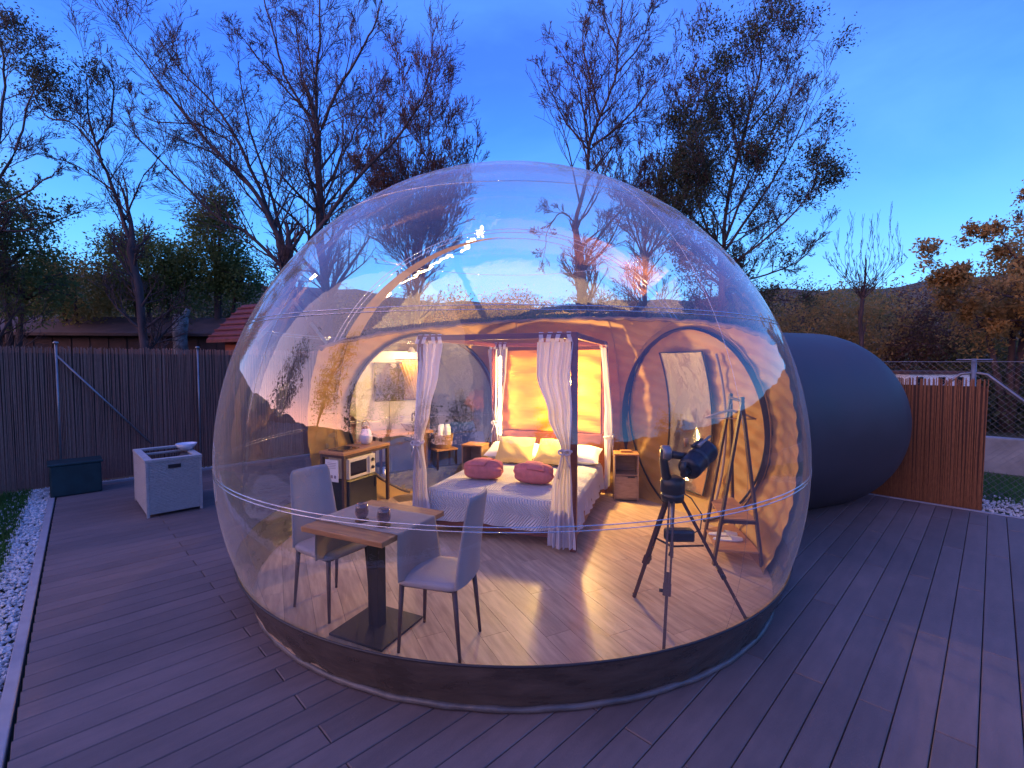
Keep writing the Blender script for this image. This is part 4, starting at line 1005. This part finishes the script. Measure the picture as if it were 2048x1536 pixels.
# ------------------------------------------------------------ buildings behind the left fence
sb = at(190, 650, 15.5)
sh = empty('long_shed', (sb.x - 1.0, sb.y, 0), .12, 'long dark brown shed behind the left fence', 'shed')
MB().box((0, 0, 1.35), (13.0, 3.0, 2.7)).build('wall', M_bwall, sh)
for i in range(26): MB().box((-6.3 + i * .504, -1.51, 1.35), (.03, .03, 2.6)).build('batten', M_bwall, sh)
def roofp(w_, d_, z0_, z1_, m, parent, name='roof'):
    mb = MB(); x = w_ / 2; y = d_ / 2
    mb.add([(-x, -y, z0_), (x, -y, z0_), (x, 0, z1_), (-x, 0, z1_), (-x, y, z0_), (x, y, z0_), (-x, -y, z0_ - .08), (x, -y, z0_ - .08), (-x, y, z0_ - .08), (x, y, z0_ - .08)],
           [(0, 1, 2, 3), (3, 2, 5, 4), (0, 6, 7, 1), (5, 9, 8, 4), (0, 3, 4, 8, 6), (1, 7, 9, 5, 2), (6, 8, 9, 7)]); return mb.build(name, m, parent)
roofp(13.4, 3.6, 2.72, 3.35, mat('dark_roof', (.085, .05, .045), .8, var=.3, vscale=3), sh)
hb_ = at(534, 640, 12.2)
hu = empty('red_hut', (hb_.x, hb_.y, .22), R_(62), 'small red roofed wooden hut behind the fence by the bubble', 'hut')
MB().box((0, 0, 1.15), (1.4, 1.3, 2.3)).build('wall', M_rwall, hu)
for i in range(9): MB().box((-.62 + i * .155, -.655, 1.15), (.012, .012, 2.28)).build('board', M_rwall, hu)
rmb = MB()
rmb.add([(-.95, -1.0, 2.2), (-.95, 1.0, 2.2), (0, 1.0, 3.15), (0, -1.0, 3.15), (.95, -1.0, 2.2), (.95, 1.0, 2.2), (-.95, -1, 2.12), (-.95, 1, 2.12), (.95, -1, 2.12), (.95, 1, 2.12), (0, -1, 3.06), (0, 1, 3.06)],
        [(0, 3, 2, 1), (3, 4, 5, 2), (6, 7, 11, 10), (10, 11, 9, 8), (0, 6, 10, 3), (3, 10, 8, 4), (1, 2, 11, 7), (2, 5, 9, 11), (0, 1, 7, 6), (4, 8, 9, 5)])
rmb.build('roof', M_rroof, hu)
gm = MB(); gm.add([(-.68, -.65, 2.3), (.68, -.65, 2.3), (0, -.65, 3.0)], [(0, 1, 2)]); gm.build('gable', M_rwall, hu)
for s in (-1, 1): MB().bar((s * .98, -1.02, 2.14), (0, -1.02, 3.14), .03, .09).build('barge_board', mat('trim_tan', (.35, .28, .2), .6), hu)
for s in (-1, 1):
    for i in range(6): MB().bar((s * (.14 + .15 * i), -1.0, 3.155 - (.14 + .15 * i) + .03), (s * (.14 + .15 * i), 1.0, 3.155 - (.14 + .15 * i) + .03), .03, .03).build('roof_batten', M_rroof, hu)

# ------------------------------------------------------------ trees
pb = at(362, 700, 14.0)
pt2 = empty('tree_stump', (pb.x, pb.y, 0), 0, 'pale mottled trunk stub standing in front of the long shed', 'tree')
MB().tube([(0, 0, -.1), (.03, 0, 1.6), (-.02, 0, 2.6), (.03, 0, 3.25)], [.26, .20, .18, .20], 12).build('trunk', M_barkp, pt2)
MB().tube([(.02, 0, 3.0), (.25, 0, 3.4)], [.11, .07], 8).build('branch_stub', M_barkp, pt2)
class Wood:
    def __init__(s): s.v = []; s.f = []; s.lv = []
    def poly(s, P, Rr, n):
        m = len(P); k = len(s.v)
        for i in range(m):
            t = P[min(i + 1, m - 1)] - P[max(i - 1, 0)]; t /= (np.linalg.norm(t) + 1e-9)
            u = np.array((0, 0, 1.0)) if abs(t[2]) < .9 else np.array((1.0, 0, 0))
            a = np.cross(t, u); a /= np.linalg.norm(a); b = np.cross(a, t)
            for j in range(n):
                q = 2 * PI * j / n; s.v.append(P[i] + (a * math.cos(q) + b * math.sin(q)) * Rr[i])
        for i in range(m - 1):
            for j in range(n): s.f.append((k + i * n + j, k + i * n + (j + 1) % n, k + (i + 1) * n + (j + 1) % n, k + (i + 1) * n + j))
def catmull(pts, rad, sub):
    P = [np.array(p, float) for p in pts]; out = []; ro = []
    for i in range(len(P) - 1):
        p0 = P[max(i - 1, 0)]; p1 = P[i]; p2 = P[i + 1]; p3 = P[min(i + 2, len(P) - 1)]
        for k in range(sub):
            t = k / sub; out.append(.5 * ((2 * p1) + (-p0 + p2) * t + (2 * p0 - 5 * p1 + 4 * p2 - p3) * t * t + (-p0 + 3 * p1 - 3 * p2 + p3) * t ** 3)); ro.append(rad[i] + (rad[i + 1] - rad[i]) * t)
    out.append(P[-1]); ro.append(rad[-1]); return out, ro
def branch(W, r, p, d, ln, rad, lvl, mx, cfg):
    nseg = 5 if lvl <= 1 else (4 if lvl == 2 else 3); P = [p]; Rr = [rad]; d = d / np.linalg.norm(d)
    for i in range(nseg):
        d = d + np.array([r.gauss(0, cfg['wob']), r.gauss(0, cfg['wob']), r.gauss(0, cfg['wob']) + cfg['up']]); d /= np.linalg.norm(d)
        P.append(P[-1] + d * ln / nseg); Rr.append(max(rad * (1 - .75 * (i + 1) / nseg), cfg['rmin']))
    W.poly(P, Rr, 4 if lvl <= 1 else 3)
    if lvl >= mx: W.lv.append((P[-1], d)); W.lv.append((P[-2], d)); return
    n = cfg['n'][lvl]; n = max(2, int(n * r.uniform(.75, 1.25)))
    for k in range(n):
        t = (.22 + .78 * (k + r.random()) / n) * nseg; i = min(int(t), nseg - 1); q = P[i] + (P[i + 1] - P[i]) * (t - i)
        dd = P[i + 1] - P[i]; dd /= np.linalg.norm(dd); x = np.array([r.gauss(0, 1) for _ in range(3)]); x -= dd * x.dot(dd); x /= np.linalg.norm(x)
        an = R_(r.uniform(*cfg['ang'])); nd_ = dd * math.cos(an) + x * math.sin(an)
        branch(W, r, q, nd_, ln * r.uniform(.46, .74) * (1.15 - .5 * t / nseg), Rr[i] * .6, lvl + 1, mx, cfg)
def leaves(pts, m, name, parent, size, per, spread, seed, clump=None, keep=1.0):
    r = np.random.default_rng(seed); P = np.array(pts)
    if clump is not None:
        s_ = clump; f = np.sin(P[:, 0] * s_ + 1) + np.sin(P[:, 2] * s_ * 1.3 + 2) + np.sin(P[:, 1] * s_ * .9) + np.sin((P[:, 0] + P[:, 2]) * s_ * 2.1)
        P = P[f > (1 - keep) * 3 - .6]
    if len(P) == 0: return
    P = np.repeat(P, per, axis=0); n = len(P); P = P + r.normal(0, spread, (n, 3))
    a = r.normal(0, 1, (n, 3)); a /= np.linalg.norm(a, axis=1)[:, None]; b = r.normal(0, 1, (n, 3)); b -= a * (a * b).sum(1)[:, None]; b /= np.linalg.norm(b, axis=1)[:, None]
    s_ = (size * r.uniform(.6, 1.3, n))[:, None]; V = np.stack([P - a * s_, P + b * s_ * .45, P + a * s_, P - b * s_ * .45], 1).reshape(-1, 3)
    me = bpy.data.meshes.new(name); me.vertices.add(len(V)); me.vertices.foreach_set('co', V.ravel()); me.loops.add(n * 4); me.loops.foreach_set('vertex_index', np.arange(n * 4)); me.polygons.add(n)
    me.polygons.foreach_set('loop_start', np.arange(0, n * 4, 4)); me.polygons.foreach_set('loop_total', np.full(n, 4)); me.update(); me.materials.append(m)
    o = bpy.data.objects.new(name, me); C.objects.link(o); o.parent = parent; return o
CFG = dict(wob=.085, up=.07, rmin=.006, n={0: 9, 1: 6, 2: 5, 3: 3}, ang=(20, 48))
def tree(name, dist, limbs, label, seed, mx=4, leaf=None, cfgx=None, bark=None, dens=1.7, childlen=.42, leafsize=.06, per=2, clump=1.1, keep=1.0, spread=.08, twigsc=1.0, group=None):
    r = random.Random(seed); cfg = dict(CFG); cfg.update(cfgx or {}); bark = bark or M_bark
    cfg['rmin'] = .0042 * dist / 10 * twigsc
    b0 = at(limbs[0][0][0][0], 700, dist); t = empty(name, (0, 0, 0), 0, label, 'tree', group)
    Wt = Wood(); W = Wood()
    for li, (pl, r0, r1) in enumerate(limbs):
        off = 0; n = len(pl); drift = r.uniform(-1, 1) * dist * .05 if li else 0
        pts = [np.array(at(x, y, dist + drift * i / (n - 1))) for i, (x, y) in enumerate(pl)]
        if li == 0: pts = [np.array((pts[0][0] + r.uniform(-.1, .1), pts[0][1], -.3))] + pts; n += 1
        ts_ = .62 if li == 0 else .46; rads = [ts_ * (r0 + (r1 - r0) * i / (n - 1)) for i in range(n)]
        P, Rr = catmull(pts, rads, 5)
        P = [p + np.array([r.gauss(0, .012), r.gauss(0, .02), 0]) * dist / 14 for p in P]
        (Wt if li == 0 else W).poly(P, Rr, 8 if li == 0 else 6)
        tot = sum(np.linalg.norm(P[i + 1] - P[i]) for i in range(len(P) - 1)); k = int(tot * dens * 1.5)
        st_ = .30 if li == 0 else .12
        for j in range(k):
            f = st_ + (1 - st_) * (j + r.random()) / k; i = min(int(f * (len(P) - 1)), len(P) - 2); q = P[i]
            dd = P[i + 1] - P[i]; dd /= np.linalg.norm(dd) + 1e-9; x = np.array([r.gauss(0, 1) for _ in range(3)]); x -= dd * x.dot(dd); x /= np.linalg.norm(x)
            an = R_(r.uniform(28, 62)); nd_ = dd * math.cos(an) + x * math.sin(an) + np.array((0, 0, .15))
            branch(W, r, q, nd_, min(tot, 7) * childlen * r.uniform(.6, 1.1) * (1.1 - .65 * f), max(Rr[i] * .5, cfg['rmin'] * 1.5), 1, mx, cfg)
        branch(W, r, P[-1], P[-1] - P[-3], min(tot, 6) * .25, Rr[-1], 1, mx, cfg)
    for W_, nm in ((Wt, 'trunk'), (W, 'branches')):
        me = bpy.data.meshes.new(nm); me.from_pydata([tuple(v) for v in W_.v], [], W_.f); me.polygons.foreach_set('use_smooth', [True] * len(me.polygons)); me.materials.append(bark); o = bpy.data.objects.new(nm, me); C.objects.link(o); o.parent = t
    if leaf: leaves([p for p, _ in W.lv], LF[leaf], 'foliage', t, leafsize, per, spread, seed, clump, keep)
    return t
D1 = 13
tree('ash_tree', D1, [([(655, 640), (640, 470), (636, 280)], .26, .13),
    ([(636, 285), (615, 230), (570, 150), (545, 60), (520, -30)], .10, .03), ([(636, 280), (665, 200), (705, 130), (745, 60), (765, 0)], .10, .03),
    ([(637, 290), (632, 180), (640, 60), (636, -60)], .11, .03), ([(610, 220), (560, 165), (520, 120), (485, 75)], .06, .02), ([(625, 230), (600, 120), (590, 20)], .06, .02), ([(640, 430), (690, 300), (740, 210), (770, 150)], .06, .02)],
    'tall bare tree with dense twigs left of the bubble top', 21, dens=1.9, childlen=.36)
tree('ash_tree', 12, [([(600, 660), (585, 590), (575, 540)], .30, .22),
    ([(575, 545), (545, 450), (500, 370), (430, 300), (350, 205), (300, 140), (250, 75)], .16, .02), ([(560, 480), (520, 380), (470, 270), (420, 200), (370, 150), (322, 85)], .11, .02),
    ([(575, 545), (500, 470), (430, 430), (330, 330), (262, 262)], .11, .02), ([(570, 500), (540, 380), (500, 260), (480, 150)], .10, .02),
    ([(580, 545), (650, 440), (720, 350), (790, 280), (850, 190), (866, 135)], .13, .02), ([(640, 450), (700, 440), (800, 400), (850, 330)], .07, .02), ([(470, 290), (400, 250), (300, 240), (255, 190)], .05, .015)],
    'wide bare tree leaning left with long sweeping limbs', 22, dens=1.8, childlen=.34)
tree('thicket_tree', 17, [([(835, 640), (832, 560)], .16, .12)] + [([(833, 565), (x0_, 440), (x1_, y_)], .07, .02) for x0_, x1_, y_ in ((790, 755, 230), (808, 800, 180), (830, 838, 200), (850, 862, 150), (865, 890, 240), (880, 925, 290), (770, 710, 300), (890, 940, 340))],
    'reddish many stemmed bare tree just left of the bubble crown', 23, dens=2.4, childlen=.36, bark=M_barkr, leaf='brown', per=1, leafsize=.05, keep=.7, cfgx=dict(ang=(15, 40), up=.12))
tree('ash_tree', 13, [([(1165, 660), (1160, 530)], .26, .20),
    ([(1160, 535), (1152, 450), (1175, 350), (1178, 290), (1200, 235), (1228, 160), (1240, 60), (1245, -30)], .15, .03),
    ([(1165, 540), (1200, 470), (1250, 415), (1290, 385)], .10, .03), ([(1168, 540), (1215, 490), (1240, 440), (1262, 380)], .08, .02), ([(1155, 455), (1125, 425), (1098, 455), (1090, 500)], .05, .015),
    ([(1178, 300), (1135, 250), (1110, 200), (1092, 160)], .06, .02), ([(1185, 290), (1240, 250), (1290, 190), (1335, 120)], .08, .02), ([(1200, 235), (1182, 160), (1165, 80), (1180, 10)], .07, .02),
    ([(1178, 280), (1165, 210), (1150, 150), (1125, 110)], .05, .02), ([(1230, 150), (1280, 90), (1300, 30)], .06, .02), ([(1235, 100), (1210, 40), (1200, -20)], .05, .02)],
    'tall bare tree with a forked trunk rising behind the bubble crown', 24, dens=2.2, childlen=.34)
tree('thicket_tree', 16, [([(1290, 650), (1290, 520)], .15, .12)] + [([(1290, 525), (x0_, 400), (x1_, y_)], .07, .02) for x0_, x1_, y_ in ((1260, 1230, 290), (1290, 1290, 250), (1320, 1340, 210), (1340, 1385, 150), (1350, 1400, 240), (1240, 1200, 330), (1380, 1430, 300))],
    'low bare thicket tree between the forked tree and the leafy tree', 25, dens=2.2, childlen=.34, cfgx=dict(ang=(18, 42), up=.1))
tree('leafy_tree', 13, [([(1440, 660), (1445, 540)], .2, .15),
    ([(1445, 545), (1455, 400), (1490, 260), (1520, 140), (1515, 60)], .12, .02), ([(1445, 520), (1400, 420), (1385, 300), (1400, 170)], .08, .02), ([(1450, 500), (1520, 400), (1580, 300), (1625, 200)], .09, .02),
    ([(1450, 540), (1540, 470), (1610, 400), (1640, 330)], .08, .02), ([(1445, 570), (1530, 550), (1600, 520), (1635, 480)], .07, .02), ([(1440, 540), (1380, 480), (1345, 400), (1350, 320)], .07, .02), ([(1480, 320), (1460, 220), (1450, 120)], .06, .02), ([(1500, 260), (1560, 180), (1580, 100)], .06, .02),
    ([(1445, 580), (1500, 600), (1580, 600)], .05, .02), ([(1445, 560), (1390, 520), (1340, 500)], .06, .02), ([(1450, 480), (1500, 360), (1560, 250), (1590, 160)], .08, .02), ([(1448, 560), (1500, 500), (1560, 440)], .06, .02)],
    'tall dark leafed tree right of the bubble', 26, dens=2.4, childlen=.32, leaf='deep', leafsize=.040, per=3, keep=.72, clump=1.3, spread=.14)
tree('leafy_tree', 12, [([(285, 660), (262, 480)], .16, .13),
    ([(262, 490), (235, 400), (200, 310), (178, 240), (172, 150)], .11, .02), ([(195, 290), (222, 240), (225, 170), (205, 125)], .07, .02), ([(205, 320), (150, 250), (90, 230), (60, 160)], .06, .015), ([(225, 380), (150, 330), (80, 310)], .05, .015), ([(250, 440), (290, 350), (330, 300)], .05, .015)],
    'slender dark leafed tree on the left with a thin leaning trunk', 27, dens=2.0, childlen=.32, leaf='deep', leafsize=.034, per=2, keep=.75, clump=1.6, spread=.14)
tree('leafy_tree', 11, [([(-40, 660), (-20, 400)], .18, .12),
    ([(-20, 410), (0, 260), (8, 120), (-10, 50)], .09, .02), ([(-20, 380), (30, 300), (60, 200), (85, 150)], .07, .02), ([(-20, 420), (60, 380), (120, 340)], .06, .02), ([(-25, 460), (60, 460), (140, 430)], .05, .02)],
    'leafy tree cut by the left edge of the photo', 28, dens=2.0, childlen=.32, leaf='deep', leafsize=.034, per=2, keep=.75, spread=.14)
tree('reed_tree', 15, [([(1725, 640), (1725, 590)], .10, .08)] + [([(1725, 600), (x_ * .5 + 862, 560), (x_, 520), (x_ + rng.uniform(-6, 6), y_)], .022, .008) for x_, y_ in ((1655, 520), (1672, 500), (1690, 480), (1706, 490), (1722, 470), (1740, 486), (1758, 466), (1775, 455), (1792, 490), (1812, 510), (1664, 540), (1681, 512), (1698, 470), (1714, 505), (1731, 492), (1749, 475), (1767, 500), (1784, 478), (1802, 530))],
    'clump of thin upright shoots right of the grey pod', 29, mx=2, dens=2.2, childlen=.14, twigsc=.7, cfgx=dict(ang=(10, 28), up=.3))
tree('autumn_tree', 12, [([(2100, 680), (2090, 600)], .2, .15), ([(2090, 600), (2050, 540), (2010, 490), (1975, 480)], .08, .02), ([(2090, 600), (2080, 500), (2060, 430)], .09, .02), ([(2090, 620), (2010, 590), (1940, 570), (1900, 545)], .07, .02), ([(2090, 640), (2000, 640), (1930, 630)], .06, .02), ([(2090, 600), (2120, 500), (2140, 400)], .09, .02)],
    'autumn coloured tree at the right edge of the photo', 30, dens=2.2, childlen=.30, leaf='rust', leafsize=.055, per=3, keep=1.0, clump=1.3)

def mass(name, blobs, n, size, leaf, label, cat, seed, group=None, trunk=True):
    """blobs: world centre, radii; lumpy crown filled with leaf clumps plus a trunk to the ground"""
    r = np.random.default_rng(seed); pts = []
    tot = sum(b[1][0] * b[1][1] * b[1][2] for b in blobs)
    for c_, ra in blobs:
        k = int(n * ra[0] * ra[1] * ra[2] / tot) // 7 + 1; q = r.normal(0, 1, (k, 3)); q /= np.linalg.norm(q, axis=1)[:, None]; q *= (r.uniform(.25, 1, k) ** .45)[:, None]
        q *= (1 + .22 * np.sin(q[:, 0] * 7 + seed) * np.sin(q[:, 2] * 6) + .12 * np.sin(q[:, 1] * 13 + q[:, 2] * 11))[:, None]
        pts.append(np.array(c_) + q * np.array(ra))
    P = np.concatenate(pts); P = P[P[:, 2] > -.1]
    c0 = Vector(blobs[0][0]); t = empty(name, (0, 0, 0), 0, label, cat, group)
    leaves(P, LF[leaf], 'foliage', t, size, 7, size * 2.6, seed)
    rr = random.Random(seed); mb = MB()
    if trunk:
        for c_, ra in blobs:
            c_ = Vector(c_); mb.tube([(c0.x + rr.uniform(-.1, .1), c0.y, -.3), (c0.x * .6 + c_.x * .4, c0.y * .6 + c_.y * .4, max(.2, c_.z * .5)), tuple(c_ + Vector((0, 0, ra[2] * .5)))], [.12, .08, .03], 6)
            for q in range(7):
                a = rr.uniform(0, 6.3); e_ = c_ + Vector((math.cos(a) * ra[0] * .8, math.sin(a) * ra[1] * .8, rr.uniform(-.2, .8) * ra[2])); mb.tube([tuple(c_ + Vector((0, 0, -.3 * ra[2]))), tuple(c_.lerp(e_, .5) + Vector((0, 0, .1))), tuple(e_)], [.04, .025, .01], 4)
        mb.build('trunk', M_bark, t)
    return t
def bl_(px, py, d, rx, rz, ry=None): return (at(px, py, d), (rx, ry or rx, rz))
mass('evergreen_tree', [bl_(430, 500, 16, .95, 1.7), bl_(440, 420, 16, .55, .7), bl_(480, 560, 16, .8, .9)], 16000, .055, 'green', 'dense dark green tree with a pointed crown left of the bubble', 'tree', 41)
mass('evergreen_tree', [bl_(295, 540, 16, 1.4, 1.3), bl_(250, 500, 16, .8, .7), bl_(355, 560, 16, 1.0, 1.2)], 16000, .055, 'green', 'broad green tree above the long shed', 'tree', 42)
mass('evergreen_tree', [bl_(150, 580, 15, 1.5, 1.0), bl_(110, 540, 15, .6, .6)], 9000, .055, 'olive', 'low olive green tree at the left behind the shed', 'tree', 43)
mass('evergreen_tree', [bl_(10, 500, 12, 1.1, 1.5), bl_(50, 580, 12, 1.1, .8), bl_(-60, 420, 12, 1.2, 1.4)], 16000, .05, 'green', 'big green tree in the left corner', 'tree', 44)
mass('autumn_bush', [bl_(2030, 570, 13, .9, 1.2), bl_(1960, 640, 13, .8, .8), bl_(2090, 480, 13, .8, 1.1)], 9000, .05, 'rust', 'full rust coloured crown at the right edge behind the fence', 'tree', 45)
# bushes behind the fences, all across
bspec = [(1560, 625, 24, 2.6, 1.5, 'brown', 'brown bush on the skyline right of the dome edge'), (1700, 620, 25, 2.6, 1.5, 'olive', 'olive bush on the skyline above the grey pod'), (1850, 625, 25, 2.8, 1.6, 'brown', 'brown bush on the skyline right of the upright shoots'), (330, 610, 26, 3.4, 1.6, 'deep', 'dark bush on the skyline left of the red hut'), (60, 610, 26, 3.4, 1.6, 'olive', 'olive bush on the skyline at the far left'), (780, 630, 27, 3.2, 1.3, 'olive', 'olive bush on the skyline under the reddish thicket'), (1010, 628, 27, 3.0, 1.4, 'rust', 'rusty bush on the skyline under the middle of the dome'), (1200, 632, 27, 3.0, 1.2, 'deep', 'dark bush on the skyline behind the forked tree'),
         (-60, 640, 18, 2.6, 1.5, 'deep', 'dark bush left of the shed roof'), (250, 640, 21, 3.0, 1.6, 'olive', 'olive scrub showing above the shed roof'), (420, 640, 19, 1.6, 1.2, 'deep', 'deep green bush between shed and red hut'),
         (560, 655, 21, 2.0, 1.2, 'brown', 'brown bush behind the left rim of the bubble'), (720, 660, 22, 2.2, 1.2, 'deep', 'dark bush seen through the left of the bubble'), (900, 655, 22, 2.2, 1.4, 'rust', 'rusty bush seen through the clear dome left of centre'),
         (1060, 660, 22, 2.2, 1.2, 'olive', 'olive bush behind the forked tree'), (1230, 660, 22, 2.2, 1.2, 'brown', 'brown bush behind the dome right of centre'), (1400, 665, 21, 2.2, 1.2, 'olive', 'olive bush under the dark leafed tree'),
         (1620, 655, 17, 1.9, 1.35, 'rust', 'rust coloured bush above the grey pod'), (1760, 670, 17, 1.9, 1.75, 'rust', 'rust coloured bush under the thin upright shoots'), (1890, 680, 16, 1.7, 1.7, 'brown', 'brown bush behind the white braced post'),
         (2030, 700, 15, 2.0, 1.8, 'olive', 'olive hedge behind the concrete wall'), (1960, 800, 14, 2.4, 1.3, 'deep', 'dark low scrub behind the chain link fence'), (2160, 780, 13, 2.0, 1.5, 'deep', 'dark scrub beyond the right edge of the deck')]
for i, (px, py, d, rx, rz, lf_, lb) in enumerate(bspec):
    b0 = at(px, py, d); mass('bush', [(b0, (rx, rx * .7, rz)), (b0 + Vector((rx * .6, .3, -.9)), (rx * .7, rx * .6, rz * .9)), (b0 + Vector((-rx * .6, -.2, -1.0)), (rx * .7, rx * .6, rz * .9))], 9000, .065, lf_, lb, 'bush', 60 + i, trunk=False)
# the wood behind and beside the photographer, which the bubble mirrors
mr_ = [(-13, 2.5, 'deep', 8.5), (-12, -1.5, 'deep', 11.0), (-11, -4.6, 'deep', 8.5), (-10, -7.5, 'deep', 12.0), (-7.3, -9.5, 'deep', 8.0), (-4.6, -11, 'olive', 8.5), (-1.0, -11.5, 'deep', 4.2), (3.5, -12, 'deep', 8.0), (8.5, -10, 'olive', 4.0), (12, -5, 'deep', 5.2)]
for i, (x, y, lf_, hh) in enumerate(mr_):
    mass('garden_tree', [((x, y, hh * .62), (1.2, 1.2, hh * .34)), ((x + .9, y + .5, hh * .45), (.9, .9, 1.0)), ((x - .8, y - .5, hh * .5), (.9, 1.0, 1.1)), ((x + .7, y + 1.6, .8), (1.2, 1.2, 1.2)), ((x - .7, y - 1.6, .7), (1.2, 1.2, 1.1))], 5000, .09, lf_, 'garden tree behind the photographer mirrored in the bubble', 'tree', 90 + i, group='garden trees behind the photographer')
print('deck boards', cnt, 'tris approx', sum(len(m.polygons) for m in bpy.data.meshes) * 2)
